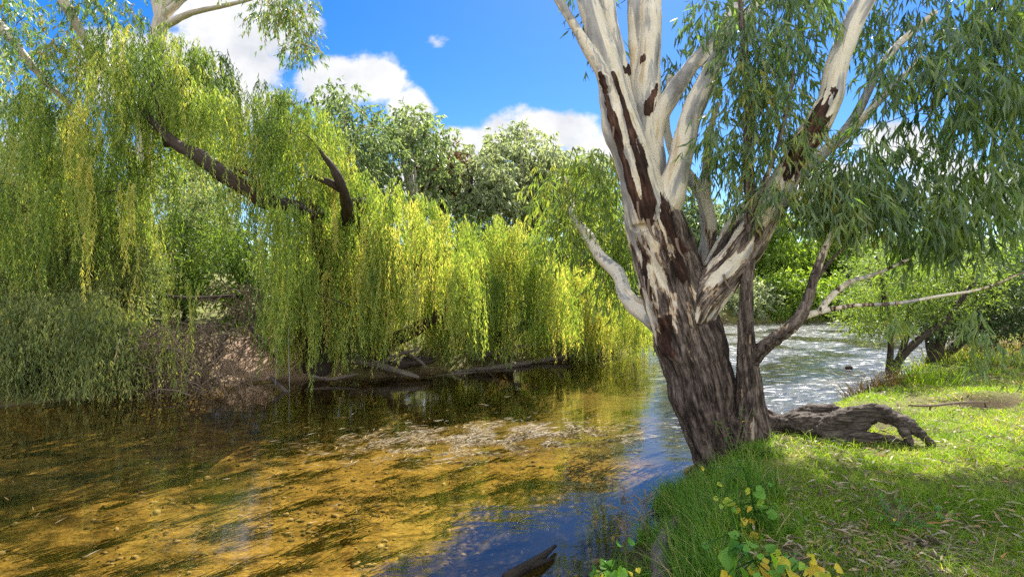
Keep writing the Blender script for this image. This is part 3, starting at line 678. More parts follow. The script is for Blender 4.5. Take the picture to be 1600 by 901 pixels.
g.build('crown', 'gum', sp)
gt = Geo(); twigs_to(gt, np.vstack([C2, q[4:]]), [spline(*SAP[k_], .15)[0] for k_ in SAP], rg, .008); gt.build('twigs', 'dark_bark', sp, smooth=True)

# ------------------------------------------------------------------ generic trees
def make_tree(name, label, cat, poly, d, dd, base_px, n, m, rg, r=.6, nt=14, nl=9, L=.2, W=.05, bark='pale_bark', tr=.16, droop=.5, group=None, tint=(0, 1), lean=0., limbs=7, tw=.35):
    q = poly_px(poly, n, rg); c = px3(q, d+rg.uniform(-dd, dd, n))
    bx = (base_px-CX)/F*d; bz = gzs(bx, d)
    t = thing(name, label, cat, (bx, d, bz), group)
    ctr = c.mean(0); top = c[np.argmax(c[:, 2])]
    tp = np.array([ctr[0]*.6+top[0]*.4, d, top[2]-.5*r])
    b0 = np.array([bx, d, bz-.3]); mid = b0*.55+tp*.45+np.array([rg.normal()*.25+lean, rg.normal()*.2, 0]); m2 = b0*.25+tp*.75+rg.normal(size=3)*.2
    tl = [b0, mid, m2, tp]; g = Geo(); tube(g, tl, [tr*1.25, tr*.8, tr*.5, tr*.12], 9, .3, .12)
    tk = g.build('trunk', bark, t, smooth=True)
    lines = [spline(tl, [1]*4, .3)[0][3:]]
    pick = c[rg.permutation(n)[:limbs]]
    g = Geo()
    for cc in pick:
        w = lines[0]; h = bz+(cc[2]-bz)*rg.uniform(.35, .7); a = w[np.argmin(abs(w[:, 2]-h))]
        mm = (a+cc)/2+np.array([0, 0, .12*np.linalg.norm(cc-a)])+rg.normal(size=3)*.15
        tube(g, [a, mm, cc], [tr*.42, tr*.26, tr*.1], 6, .3, .1); lines.append(spline([a, mm, cc], [1]*3, .3)[0])
    twigs_to(g, c, lines, rg, tr*.12, 4)
    g.build('boughs', bark, t, smooth=True)
    g = Geo(); sprays(g, c, r*rg.uniform(.7, 1.25, n), nt, nl, L, W, rg, droop, tw, tint, .3)
    g.build('crown', m, t)
    return t
def blob(x0, y0, x1, y1, rg, k=14, top=.0):
    th = np.linspace(0, 2*np.pi, k, endpoint=False); w = rg.uniform(.78, 1.05, k)
    return np.stack([(x0+x1)/2+(x1-x0)/2*np.cos(th)*w, (y0+y1)/2+(y1-y0)/2*np.sin(th)*w], 1)
BT = [
 ('background_gum_tree', 'dark green gum rising behind the golden willow, dense round crown', [(478, 200), (500, 150), (545, 140), (590, 170), (600, 240), (590, 330), (500, 320)], 19, 1.6, 545, 46, 'gum_far', .65, (0, .55), 'pale_bark'),
 ('background_gum_tree', 'mid green gum with open crown beside the dark one, tips against the cloud', [(572, 240), (585, 190), (640, 168), (685, 195), (700, 260), (680, 320), (590, 330)], 21, 1.6, 640, 46, 'gum_far', .6, (0, .8), 'pale_bark'),
 ('withered_tree', 'small tree with brown withered leaves between the two green gums', [(668, 250), (685, 225), (712, 228), (715, 270), (690, 300), (668, 290)], 23, .8, 690, 14, 'brown_leaf', .5, (0, 1), 'dark_bark'),
 ('she_oak_tree', 'feathery grey green tree between the brown withered tree and the tall pale gum', [(690, 300), (705, 240), (745, 222), (780, 250), (800, 320), (770, 350), (700, 350)], 24, 1.4, 745, 50, 'pale_gum', .6, (0, .75), 'dark_bark'),
 ('background_gum_tree', 'tallest pale grey gum in the middle with a wispy rounded top', [(750, 300), (765, 230), (800, 190), (830, 188), (865, 215), (880, 270), (890, 350), (770, 360)], 26, 1.8, 815, 80, 'pale_gum', .65, (0, 1), 'pale_bark'),
 ('background_gum_tree', 'green gum behind the crooked pale limb, close to the big trunk', [(870, 280), (900, 238), (945, 240), (975, 290), (990, 400), (960, 440), (880, 400)], 25, 1.8, 925, 60, 'pale_gum', .65, (0, .7), 'pale_bark'),
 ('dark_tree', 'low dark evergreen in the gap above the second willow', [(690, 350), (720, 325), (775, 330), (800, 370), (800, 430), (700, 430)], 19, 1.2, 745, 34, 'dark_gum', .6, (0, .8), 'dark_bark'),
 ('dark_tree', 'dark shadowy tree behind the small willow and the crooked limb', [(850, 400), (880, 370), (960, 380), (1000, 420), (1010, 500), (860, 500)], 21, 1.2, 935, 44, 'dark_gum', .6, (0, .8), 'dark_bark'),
 ('dark_tree', 'dark green tree across the channel, seen between trunk and slender stem', [(1030, 340), (1060, 290), (1110, 300), (1140, 350), (1150, 480), (1040, 480)], 33, 2, 1090, 64, 'gum_far', .9, (0, .45), 'dark_bark'),
 ('bright_tree', 'sunlit green tree across the channel behind the thick right limb', [(1140, 400), (1160, 350), (1210, 330), (1250, 360), (1260, 480), (1145, 480)], 34, 2, 1200, 80, 'bright', .85, (0, 1), 'dark_bark'),
 ('bright_tree', 'sunlit green tree across the channel behind the forked branch', [(1240, 400), (1260, 350), (1310, 340), (1350, 370), (1370, 490), (1245, 490)], 36, 2, 1300, 80, 'bright', .9, (0, 1), 'dark_bark'),
 ('bright_tree', 'green tree across the channel rising behind the pale feathery shrub', [(1340, 410), (1370, 370), (1430, 360), (1470, 400), (1490, 495), (1340, 495)], 33, 2, 1410, 64, 'gum_far', .9, (.1, .8), 'dark_bark'),
 ('bright_tree', 'yellow green leafy tree at the edge of the far right bank', [(1470, 440), (1510, 400), (1570, 390), (1650, 370), (1680, 500), (1480, 500)], 27, 2, 1570, 64, 'bright', .8, (.1, 1), 'dark_bark'),
 ('background_gum_tree', 'grey green gum behind the hanging willow at the left edge of the bank', [(-90, 300), (-60, 100), (0, 70), (70, 90), (110, 170), (120, 330), (60, 420), (-80, 420)], 15, 1.4, 30, 84, 'gum_far', .55, (.1, .9), 'pale_bark'),
 ('background_gum_tree', 'blue green gum seen through the window in the willow curtain', [(215, 330), (225, 170), (280, 130), (345, 150), (385, 240), (370, 400), (250, 400)], 19, 1.4, 300, 70, 'gum_far', .55, (0, .7), 'dark_bark'),
]
rg = np.random.default_rng(31)
for nm, lb, poly, d, dd, bpx, n, m_, r_, ti_, bk in BT:
    make_tree(nm, lb, 'tree', poly, d, dd, bpx, int(n*1.35), m_, rg, r_, 17, 10, .0105*d, .0034*d, bk, .13+.003*d, .6, {'background_gum_tree': 'gums behind the willows', 'bright_tree': 'sunlit trees across the channel', 'dark_tree': 'dark trees of the far bank'}.get(nm), ti_)
SH = [
 ('pale grey green bush by the far channel water, just past the big trunk', 1165, 440, 1120, 503, 29.5, 'pale_gum'),
 ('rounded pale bush on the far channel bank below the thick limb', 1225, 425, 1180, 503, 29.8, 'bright'),
 ('green bush on the far channel bank under the low branch', 1285, 430, 1245, 505, 30.3, 'bright'),
 ('dark bush on the far channel bank beside the feathery shrub', 1340, 435, 1300, 505, 30.8, 'pale_gum'),
]
for lb, cx_, yt, xl, yb, d, m_ in SH:
    w = (cx_-xl)
    make_tree('riverside_bush', lb, 'bush', blob(cx_-w, yt, cx_+w, yb-4, rg), d, 1.0, cx_, 40, m_, rg, .6, 16, 9, .26, .09, 'dark_bark', .05, .3, 'bushes along the far channel bank')
for lb, x0, y0, x1, y1, d, m_, n in [
 ('leafy bright green shrub behind the sandy landing', 330, 330, 410, 500, 14, 'shrub', 50),
 ('bright green shrub seen through the gap left of the dead brush', 235, 340, 330, 490, 14.5, 'shrub', 56),
 ('dark leafy shrub behind the low grey willow', 90, 350, 240, 500, 13, 'gum_far', 60),
 ('green shrub at the foot of the left edge gum', -80, 330, 90, 480, 12.6, 'gum_far', 60),
 ('pale green shrub tall behind the landing, filling the willow window', 250, 250, 370, 420, 15.5, 'gum_far', 60),
 ('shadowy shrub between the sandy landing and the golden willow', 395, 400, 490, 560, 13.6, 'dark_gum', 44)]:
    make_tree('bank_shrub', lb, 'shrub', blob(x0, y0, x1, y1, rg), d, .9, (x0+x1)/2, n, m_, rg, .38, 15, 9, .12, .034, 'dark_bark', .05, .5, 'shrubs on the willow bank')
# the woods that close the horizon
g = Geo(); n = 5200
th = np.radians(rg.uniform(-75, 75, n)); rr_ = rg.uniform(60, 85, n)
hh = 4.2+2.6*n2(np.degrees(th)/6, rr_*0, 1.0, 3)+1.
zc = 1.0+np.maximum(hh, 1.5)*rg.random(n)**.7
sprays(g, np.stack([rr_*np.sin(th), rr_*np.cos(th), zc], 1), 1.3, 5, 5, .8, .36, rg, .3, .9, (0, .7))
tag(g.build('woods', 'gum_far'), 'distant line of woods closing the view beyond both banks', 'woods', kind='stuff')

# feathery shrub tree on the near bank by the channel
def stems_tree(name, label, cat, base, stems, crowns, m_, rg, bark='dark_bark', L=.07, W=.018, r=.22, nt=22, nl=9, droop=.2, tint=(0, 1)):
    t = thing(name, label, cat, base); lines = []
    for s_ in stems:
        p_, r_ = s_; g = Geo(); tube(g, p_, r_, 8, .12, .15); g.build('trunk', bark, t, smooth=True); lines.append(spline(p_, r_, .15)[0])
    c = np.vstack(crowns); g = Geo(); twigs_to(g, c, lines, rg, .012, 4); g.build('boughs', bark, t, smooth=True)
    g = Geo(); sprays(g, c, r, nt, nl, L, W, rg, droop, .28, tint, .3); g.build('crown', m_, t)
    return t
rg = np.random.default_rng(41)
d = 9.5; bx, by = P(1392, 578, d)[:2]
stems_tree('tea_tree', 'feathery shrub with dark forking stems on the tip of the grassy bank', 'tree', (bx, by, gzs(bx, by)),
  [pl((1388, 600, d, 6), (1391, 560, d, 5), (1392, 525, d, 4), (1384, 490, d, 5), (1378, 440, d, 3), (1370, 400, d, 2)), pl((1394, 600, d, 7), (1402, 568, d, 6.5), (1420, 545, d, 6), (1450, 520, d, 5), (1478, 500, d, 4), (1500, 470, d, 4), (1530, 430, d, 2)),
   pl((1396, 598, d+.1, 5), (1405, 560, d+.2, 4), (1415, 530, d+.3, 5), (1420, 490, d+.3, 4), (1432, 450, d+.4, 3), (1440, 410, d+.4, 2))],
  [px3(poly_px([(1330, 460), (1345, 410), (1390, 385), (1430, 395), (1450, 440), (1420, 500), (1350, 520), (1325, 500)], 60, rg), d+rg.uniform(-.7, .7, 60)), px3(poly_px([(1420, 410), (1490, 390), (1560, 420), (1560, 480), (1480, 500), (1430, 480)], 40, rg), d+rg.uniform(-.3, .9, 40))],
  'gum_light', rg, tint=(0, .75))
d = 11.; bx, by = P(1462, 562, d)[:2]
stems_tree('dark_shrub', 'dark bushy shrub overhanging the channel behind the feathery one', 'shrub', (bx, by, gzs(bx, by)),
  [pl((1460, 570, d, 14), (1466, 540, d, 9), (1480, 510, d, 6), (1500, 470, d, 4)), pl((1462, 570, d, 8), (1452, 530, d, 6), (1460, 480, d, 3)), pl((1470, 560, d+.2, 8), (1520, 520, d+.3, 6), (1580, 480, d+.4, 3))],
  [px3(poly_px([(1420, 480), (1440, 430), (1520, 400), (1620, 410), (1640, 500), (1560, 520), (1480, 520), (1425, 515)], 84, rg), d+rg.uniform(-.8, .9, 84))], 'dark_gum', rg, L=.1, W=.026, r=.28)

# ------------------------------------------------------------------ willows
def willow_strands(g, anchors, Ln, rg, spread=.12, per=14, leaf=.085, wid=.016, sp=.035, tint=None, arch=.25, lift=.12, tj=.25):
    """anchors: bunches; each hangs a number of leafy strands"""
    nb = len(anchors); per_ = np.broadcast_to(per, nb)
    ib = np.repeat(np.arange(nb), per_); n = len(ib)
    a = anchors[ib]+rg.normal(size=(n, 3))*np.array([spread, spread, spread*1.1])
    l = np.maximum(Ln[ib]*rg.uniform(.45, 1.08, n), .25)
    th = rg.uniform(0, 2*np.pi, n); od = np.stack([np.cos(th), np.sin(th), 0*th], 1)
    ob = rg.normal(size=(nb, 3))[ib]; ob[:, 2] = 0
    od = unit(od*.8+ob*.9)
    nl = np.maximum((l/sp).astype(int), 4); k_ = np.repeat(np.arange(n), nl)
    st = np.concatenate([[0], np.cumsum(nl)[:-1]]); t = (np.arange(len(k_))-st[k_]+rg.random(len(k_)))/nl[k_]
    ar = (arch*rg.uniform(.3, 1.3, n))
    ph = rg.uniform(0, 6.28, n)
    p = a[k_]+od[k_]*(ar[k_]*(1-np.exp(-4*t)))[:, None]
    p[:, 2] += lift*np.sin(np.minimum(t*6, np.pi))*.6-l[k_]*t
    p[:, 0] += .03*np.sin(t*5+ph[k_])*l[k_]; p[:, 1] += .03*np.cos(t*4+ph[k_])*l[k_]
    th2 = rg.uniform(0, 2*np.pi, len(k_)); lat = np.stack([np.cos(th2), np.sin(th2), 0*th2], 1)
    dd = lat*rg.uniform(.2, .75, len(k_))[:, None]+np.array([0, 0, -1.])
    bt = (tint if tint is not None else rg.random(nb))
    bt = np.clip(bt[ib]+rg.normal(size=n)*tj*.5, 0, 1)
    ti_ = np.clip(bt[k_]+rg.normal(size=len(k_))*.12+.1*t, 0, 1)
    leaves(g, p, dd, leaf*rg.uniform(.7, 1.2, len(k_)), wid*rg.uniform(.8, 1.2, len(k_)), ti_, rg=rg)
def willow(name, label, top, bot, dc, T, nb, m_, rg, trunk, limbs=(), extra=(), per=14, lmin=.7, lmax=2.4, leaf=.1, wid=.018, sp=.032, upk=1.5, group='weeping willows on the far bank', tbase=.5, cat='tree', skip=None, arch=.25, spread=.085):
    top = np.array(top, float); bot = np.array(bot, float)
    px = rg.uniform(top[0, 0], top[-1, 0], nb*2); t = rg.uniform(-1, 1, nb*2)
    yt = np.interp(px, top[:, 0], top[:, 1]); yb = np.interp(px, bot[:, 0], bot[:, 1])
    u = rg.random(nb*2)**upk
    if skip is not None:
        yy = yt+(yb-yt)*u; ok = ~skip(px, yy, t); px, t, yt, yb, u = px[ok], t[ok], yt[ok], yb[ok], u[ok]
    px, t, yt, yb, u = [q[:nb] for q in (px, t, yt, yb, u)]; nb = len(px)
    zt = HC-(yt-HY)/F*dc; zb = HC-(yb-HY)/F*dc
    ztl = zb+(zt-zb)*(.55+.45*np.sqrt(1-t*t*.96))
    z0 = zb+(ztl-zb)*(1-u*.85)
    an = np.stack([(px-CX)/F*dc, dc+t*T, z0], 1)
    Ln = np.minimum(rg.uniform(lmin, lmax, nb), (z0-zb)*rg.uniform(.55, 1.0, nb)*(1+.22*n2(px/22, px*0, 1., 2, top[0, 0]))); Ln = np.maximum(Ln, .35)
    tint = np.clip(tbase+.4*n2(px/60, an[:, 2]*1.2, 1.0, 2)+rg.normal(size=nb)*.17, 0, 1)
    bx, by = trunk[0][0][:2]
    w = thing(name, label, cat, (bx, by, gzs(bx, by)), group)
    g = Geo(); tube(g, *trunk, 14, .1, .25, .25); tk = g.build('trunk', 'dark_bark', w, smooth=True)
    lines = [spline(*trunk, .2)[0][4:]]
    for lm in limbs:
        g = Geo(); tube(g, *lm, 10, .1, .28, .2); g.build('limb', 'dark_bark', tk, smooth=True); lines.append(spline(*lm, .2)[0])
    g = Geo(); sel = rg.permutation(nb)[:min(nb, 110)]
    twigs_to(g, an[sel], lines, rg, .012, 4, 1.3); g.build('boughs', 'dark_bark', w, smooth=True)
    g = Geo(); willow_strands(g, an, Ln, rg, spread, per, leaf, wid, sp, tint, arch)
    for (ex, ey0, ey1, ed, en, et) in extra:
        a = P(ex, ey0, ed)[None]; willow_strands(g, a, np.array([(ey1-ey0)/F*ed]), rg, .06, en, leaf, wid, sp*.8, np.array([et]), .08)
    g.build('crown', m_, w)
    return w
rg = np.random.default_rng(51)
willow('weeping_willow_tree', 'tall willow with broken dark limb and long hanging curtains over the landing',
  [(60, 160), (100, 110), (150, 62), (200, 42), (260, 35), (300, 72), (350, 82), (400, 112), (450, 132), (490, 155), (545, 215)],
  [(60, 470), (130, 465), (230, 420), (240, 300), (300, 262), (345, 285), (375, 380), (400, 450), (450, 440), (480, 330), (545, 300)],
  10.9, 1.4, 330, 'willow', rg,
  pl((500, 600, 11.6, 26), (497, 520, 11.6, 24), (500, 430, 11.5, 22), (492, 350, 11.3, 22), (470, 322, 11.1, 18)),
  [pl((492, 345, 11.3, 18), (455, 324, 10.5, 13), (420, 318, 10.0, 11), (385, 296, 9.8, 10), (345, 270, 9.7, 12), (312, 244, 9.7, 12), (276, 226, 9.8, 8), (240, 190, 10.0, 6), (195, 140, 10.5, 5), (160, 100, 10.6, 3.5)),
   pl((440, 322, 10.3, 7), (412, 296, 9.9, 4.5), (388, 272, 9.8, 4), (360, 262, 9.8, 2)),
   pl((545, 345, 11.0, 11), (541, 312, 10.3, 8.5), (531, 284, 9.95, 7), (520, 262, 9.85, 5.5), (508, 246, 9.8, 4), (494, 226, 9.75, 1.2)),
   pl((540, 300, 10.2, 6), (512, 284, 9.9, 6), (484, 276, 9.8, 2.5)),
   pl((262, 230, 10.3, 5), (250, 170, 10.2, 4), (238, 130, 10.2, 2.5))],
  [(136, 250, 465, 9.6, 9, .95), (203, 290, 440, 9.6, 8, .9), (266, 400, 622, 9.4, 7, .6), (297, 430, 612, 9.5, 6, .7), (408, 420, 592, 9.8, 8, .35), (445, 330, 575, 10, 9, .3), (488, 400, 615, 10.0, 12, .5)],
  per=11, lmin=.9, lmax=2.4, tbase=.45, spread=.07, skip=lambda px, y, t: (n2(px/20, y/70, 1., 2) < -.16) | ((t < .2) & (px > 285) & (px < 385) & (y > 212)) | ((t < .1) & (px > 475) & (px < 545) & (y > 235) & (y < 275)) | ((px > 230) & (px < 330) & (y > 215)))
willow('weeping_willow_tree', 'golden green willow in the middle whose curtain hangs to the driftwood shore',
  [(455, 400), (480, 300), (520, 262), (560, 262), (600, 280), (650, 292), (690, 322), (720, 345), (760, 385)],
  [(455, 575), (500, 590), (560, 570), (600, 560), (650, 552), (700, 555), (760, 552)],
  11.7, 1.3, 330, 'willow', rg,
  pl((585, 600, 12.0, 22), (590, 540, 12, 19), (580, 450, 11.9, 17), (565, 380, 11.7, 15), (562, 310, 11.4, 12)),
  [pl((585, 480, 12, 12), (640, 420, 12, 9), (690, 370, 12, 5)), pl((588, 540, 12, 12), (640, 520, 11.9, 11), (700, 480, 11.8, 7))],
  [(520, 290, 400, 10.4, 8, .9), (428, 325, 540, 9.6, 14, .5), (437, 330, 535, 9.65, 12, .6), (447, 322, 548, 9.6, 14, .45), (455, 325, 530, 9.6, 12, .55), (470, 330, 560, 9.8, 8, .5)], per=11, lmin=.9, lmax=3.0, tbase=.62, spread=.07, skip=lambda px, y, t: (n2(px/18, y/80, 1., 2, 6.) < -.2) | ((t < 0) & (px > 600) & (px < 720) & (y > 430)))
willow('weeping_willow_tree', 'light green willow in front of the pale gums, third along the shore',
  [(690, 400), (720, 345), (760, 345), (800, 325), (840, 340), (870, 400), (895, 470)],
  [(690, 556), (760, 560), (820, 548), (895, 545)], 13.2, 1.3, 190, 'willow', rg,
  pl((790, 590, 13.6, 18), (785, 500, 13.5, 14), (795, 420, 13.4, 10), (800, 360, 13.3, 6)), [pl((788, 500, 13.5, 9), (750, 430, 13.3, 7), (735, 380, 13.2, 4)), pl((780, 540, 13.5, 10), (840, 490, 13.3, 7), (865, 440, 13.2, 4))],
  [], per=12, lmin=.8, lmax=2.5, tbase=.62, skip=lambda px, y, t: n2(px/16, y/70, 1., 2, 16.) < -.22)
willow('weeping_willow_tree', 'low bright willow beside the big trunk trailing leaves in the water',
  [(820, 480), (860, 425), (890, 405), (930, 415), (970, 440), (1000, 480), (1016, 530)],
  [(820, 560), (880, 552), (925, 585), (960, 560), (1016, 550)], 14.8, 1.4, 200, 'willow', rg,
  pl((910, 580, 15.2, 16), (905, 520, 15.1, 13), (910, 470, 15, 8), (900, 430, 14.9, 4)), [pl((905, 530, 15.1, 8), (950, 480, 15, 6), (975, 455, 14.9, 3))],
  [], per=13, lmin=.7, lmax=1.9, tbase=.68)
willow('weeping_willow_tree', 'shaded willow behind the tall one with strands down to the low bush',
  [(-90, 260), (-40, 210), (20, 230), (80, 170), (140, 190), (200, 230), (240, 330)],
  [(-90, 500), (240, 500)], 11.9, 1.0, 190, 'willow_grey', rg,
  pl((200, 600, 12.3, 16), (195, 500, 12.2, 13), (190, 400, 12.1, 10), (150, 280, 12, 5)), [], [], per=10, lmin=.9, lmax=2.3, tbase=.45, skip=lambda px, y, t: n2(px/34, y/50, 1., 2, 9.) < -.2)
willow('willow_bush', 'low grey green willow bush whose drooping tips touch the water',
  [(-110, 470), (0, 462), (60, 465), (120, 455), (190, 468), (232, 520)],
  [(-110, 650), (0, 642), (120, 636), (200, 622), (232, 606)], 9.7, .75, 230, 'willow_grey', rg,
  pl((110, 610, 10.2, 8), (100, 560, 10.1, 6), (80, 510, 9.9, 3)), [], [], per=14, lmin=.5, lmax=1.2, leaf=.1, wid=.02, sp=.028, tbase=.5, cat='bush', group=None, arch=.4, spread=.1)

# tall white gum behind the willows, top out of the picture
rg = np.random.default_rng(61)
d = 14.5; bx = (222-CX)/F*d
wg = thing('white_gum_tree', 'tall white limbed gum behind the left willow with sparse hanging sprays', 'tree', (bx, d, gzs(bx, d)))
g = Geo(); tube(g, *pl((222, 560, d, 16), (220, 420, d, 14), (222, 300, d, 13), (232, 160, d, 12), (248, 60, d, 12), (258, 10, d, 11), (262, -80, d, 10), (270, -200, d, 7)), 12, .15, .1); tk = g.build('trunk', 'pale_bark', wg, smooth=True)
WL = [pl((254, 30, d, 8), (275, 10, d-.2, 5), (300, -20, d-.3, 4)), pl((262, 40, d, 6), (300, 22, d-.4, 4.5), (345, 12, d-.6, 3.5), (395, 0, d-.8, 2.5), (440, -15, d-.9, 2)), pl((250, 40, d, 5), (243, 0, d, 5), (236, -50, d, 4)),
      pl((205, 165, 11.2, 5), (150, 90, 11, 6), (125, 45, 10.8, 7), (98, -6, 10.6, 8), (80, -60, 10.6, 8)), pl((118, 172, 11.2, 3.5), (80, 135, 11, 5), (45, 95, 10.8, 6), (10, 50, 10.6, 6.5), (-30, 5, 10.6, 6.5))]
WL.append([np.array([-9.0, 14.5, 9.0]), np.array([-7, 14.6, 10.6]), np.array([-3.5, 14.8, 11.6]), np.array([-.8, 15, 12.2])]); WL[-1] = (WL[-1], [.16, .13, .09, .03])  # unseen limb, added to carry leaves that shade the left water
for l_ in WL:
    g = Geo(); tube(g, *l_, 8, .1, .15); g.build('limb', 'pale_bark', tk, smooth=True)
cz = []
region([(-20, -40), (120, -40), (150, 60), (160, 120), (90, 130), (40, 80), (-20, 60)], 10.3, 11.2, 30)
region([(120, -30), (190, -40), (210, 30), (150, 60)], 10.4, 11.5, 10)
region([(395, -30), (470, -30), (488, 60), (470, 92), (430, 70), (400, 20)], 12.6, 13.4, 26)
region([(180, -60), (400, -60), (400, -20), (180, -20)], 12, 14, 12)
q = rg.uniform((-7.5, 13, 10.4), (.2, 16.4, 12.6), (90, 3)); q[:, 2] = np.maximum(q[:, 2], 2.4+.56*q[:, 1]); cz.append(q)  # unseen leaf clumps on the added limb, placed to shade the left water
C3 = np.vstack(cz); g = Geo(); sprays(g, C3, .34, 13, 9, .15, .028, rg, .8, .3, (.25, .98)); g.build('crown', 'gum', wg)
g = Geo(); twigs_to(g, C3, [spline(*l_, .2)[0] for l_ in WL], rg, .010, 4); g.build('twigs', 'dark_bark', wg, smooth=True)

# ------------------------------------------------------------------ dead brush, driftwood, swing
rg = np.random.default_rng(71)
def brush(name, label, cx_, cy_, d, n, w, h, m_, droop):
    b0 = P(cx_, cy_, d); b0[2] = gzs(b0[0], b0[1]); t = thing(name, label, 'brush', b0); 
    g = Geo()
    for _ in range(n):
        a = b0+np.array([rg.uniform(-w, w), rg.uniform(-.5, .5), rg.uniform(0, h)])
        dr = np.array([rg.normal(), rg.normal()*.6, 0]); l = rg.uniform(.4, 1.1)
        mpt = a+dr*l*.35+np.array([0, 0, l*.22]); e = a+dr*l*.75-np.array([0, 0, l*droop*rg.random()])
        tube(g, [a, mpt, e], [.012, .009, .004], 4, .2)
    o = g.build('twigs', m_, t); return t
brush('dead_brush', 'tangle of bare brown twigs beside the low willow bush', 276, 590, 9.95, 340, .75, 1.2, 'twig', .9)
brush('dead_brush', 'brown withered twigs drooping behind the landing', 408, 520, 11.7, 150, .5, 1.3, 'twig', 1.4)
def drift(name, label, pts, seg=8, m_='grey_wood', cat='driftwood', group='driftwood along the willow shore', branches=()):
    p_, r_ = pl(*pts); g = Geo(); tube(g, p_, r_, seg, .08, .25, .15)
    t = thing(name, label, cat, p_[0], group) ; g.build('trunk' if branches else 'wood', m_, t, smooth=True)
    for b_ in branches:
        g = Geo(); tube(g, *pl(*b_), 6, .08, .2, .1); g.build('branch', m_, t, smooth=True)
    return t
drift('driftwood', 'pale forked driftwood log sloping into the water below the golden willow', [(540, 560, 11.8, 7), (590, 570, 11.5, 6), (640, 585, 11.0, 4), (655, 590, 10.9, 2)], branches=[[(590, 570, 11.5, 4), (620, 555, 11.4, 3), (655, 545, 11.4, 2)]])
drift('driftwood', 'bleached snag lying along the shore under the third willow', [(690, 588, 12.1, 3), (730, 580, 12.4, 5), (790, 572, 12.9, 5), (830, 566, 13.2, 3)], branches=[[(760, 575, 12.7, 3), (775, 560, 12.7, 2), (800, 548, 12.8, 1.5)]])
drift('driftwood', 'thin pale driftwood pole at the foot of the third willow', [(800, 570, 13.3, 3), (850, 562, 13.6, 4), (905, 553, 14.2, 2.5)])
drift('driftwood', 'grey snag at the water edge near the low bright willow', [(905, 560, 14.2, 4), (935, 552, 14.8, 5), (968, 543, 15.6, 3)], branches=[[(930, 553, 14.7, 3), (945, 540, 14.9, 2)]])
drift('driftwood', 'short dark log against the bank beside the golden willow trunk', [(600, 575, 11.7, 8), (640, 565, 12, 9), (675, 562, 12.2, 6)], m_='log_wood')
drift('driftwood', 'bleached stick jutting over the water beside the swing', [(478, 585, 11.0, 2), (515, 592, 10.8, 2.5), (560, 584, 11.0, 2)])
drift('driftwood', 'pale curved stick leaning on the dark log under the golden willow', [(565, 560, 11.9, 3), (610, 545, 11.9, 3), (650, 560, 11.8, 2.5), (668, 575, 11.7, 1.5)])
drift('driftwood', 'grey pole floating at the shore between two willow curtains', [(660, 592, 11.6, 2.5), (720, 584, 12.0, 3), (770, 584, 12.3, 2)])
drift('driftwood', 'forked dead bough in the shadow below the third willow', [(740, 560, 12.9, 5), (790, 545, 13.1, 4), (840, 538, 13.2, 2.5)], branches=[[(785, 546, 13.1, 3), (800, 525, 13.1, 2)]])
drift('fallen_limb', 'dark dead limb propped on the sandy landing', [(388, 505, 11.9, 3.5), (405, 530, 11.6, 4), (430, 556, 11.3, 3)], m_='dark_bark', group=None, cat='dead limb')
drift('fallen_limb', 'dark crooked root poking from the landing beside the dead brush', [(352, 520, 11.7, 3), (345, 545, 11.4, 4), (332, 563, 11.2, 3)], m_='dark_bark', group=None, cat='dead limb')
drift('fallen_limb', 'bare fallen branch lying level in the shrubs left of the landing', [(250, 462, 12, 3), (300, 466, 12, 3.5), (365, 462, 12, 2.5)], m_='dark_bark', group=None, cat='dead limb')
drift('water_snag', 'split black driftwood stick rising from the water at the near edge', [(790, 906, 3.55, 9), (825, 885, 3.7, 8), (850, 868, 3.85, 6), (868, 853, 4.0, 2.5)], m_='wet_wood', group=None, cat='driftwood', branches=[[(815, 893, 3.65, 5), (845, 880, 3.75, 5), (866, 874, 3.85, 2)]])
drift('grey_log', 'smooth grey log half hidden in tall grass at the water edge', [(1028, 960, 3.1, 22), (1036, 905, 3.3, 19), (1034, 870, 3.5, 16), (1040, 845, 3.75, 14), (1062, 815, 4.1, 10)], m_='grey_wood', group=None, cat='log', seg=14)
drift('fallen_stick', 'thin dead stick lying in front of the bare hollow in the grass', [(1420, 633, 5.8, 1.5), (1455, 634, 5.75, 2), (1500, 629, 5.8, 1.8), (1545, 628, 5.85, 1)], m_='twig', group=None, cat='stick', branches=[[(1455, 632, 5.8, 2), (1454, 640, 5.75, 1.5)]])
# exposed root arching over the bank
RT = [pl((1185, 668, 5.6, 10), (1225, 660, 5.5, 13), (1262, 662, 5.45, 19), (1300, 668, 5.4, 22), (1335, 661, 5.35, 19), (1368, 645, 5.3, 13), (1405, 655, 5.2, 11), (1437, 676, 5.1, 8.5), (1458, 696, 5.05, 6), (1470, 716, 5.0, 4)), pl((1232, 652, 5.6, 6), (1262, 641, 5.55, 9), (1300, 640, 5.5, 8), (1330, 650, 5.4, 5)), pl((1275, 672, 5.35, 12), (1315, 652, 5.3, 11), (1350, 638, 5.3, 9), (1378, 640, 5.25, 6)), pl((1390, 655, 5.25, 6), (1408, 668, 5.15, 6.5), (1424, 694, 5.05, 5.5), (1432, 716, 5.0, 4)), pl((1285, 682, 5.3, 9), (1335, 684, 5.25, 10), (1385, 686, 5.2, 8), (1418, 694, 5.1, 4)), pl((1200, 680, 5.45, 5), (1250, 688, 5.35, 5), (1305, 690, 5.25, 4), (1350, 702, 5.15, 2))]
rv_, rf_ = fuse(RT, .011, 2); ri_, rtc, rr2 = limb_coords(rv_, RT); rn_ = vnormals(rv_, rf_)
rtc = np.stack([rv_[:, 1]+rv_[:, 2], rv_[:, 2]-rv_[:, 1], rv_[:, 0]], 1)
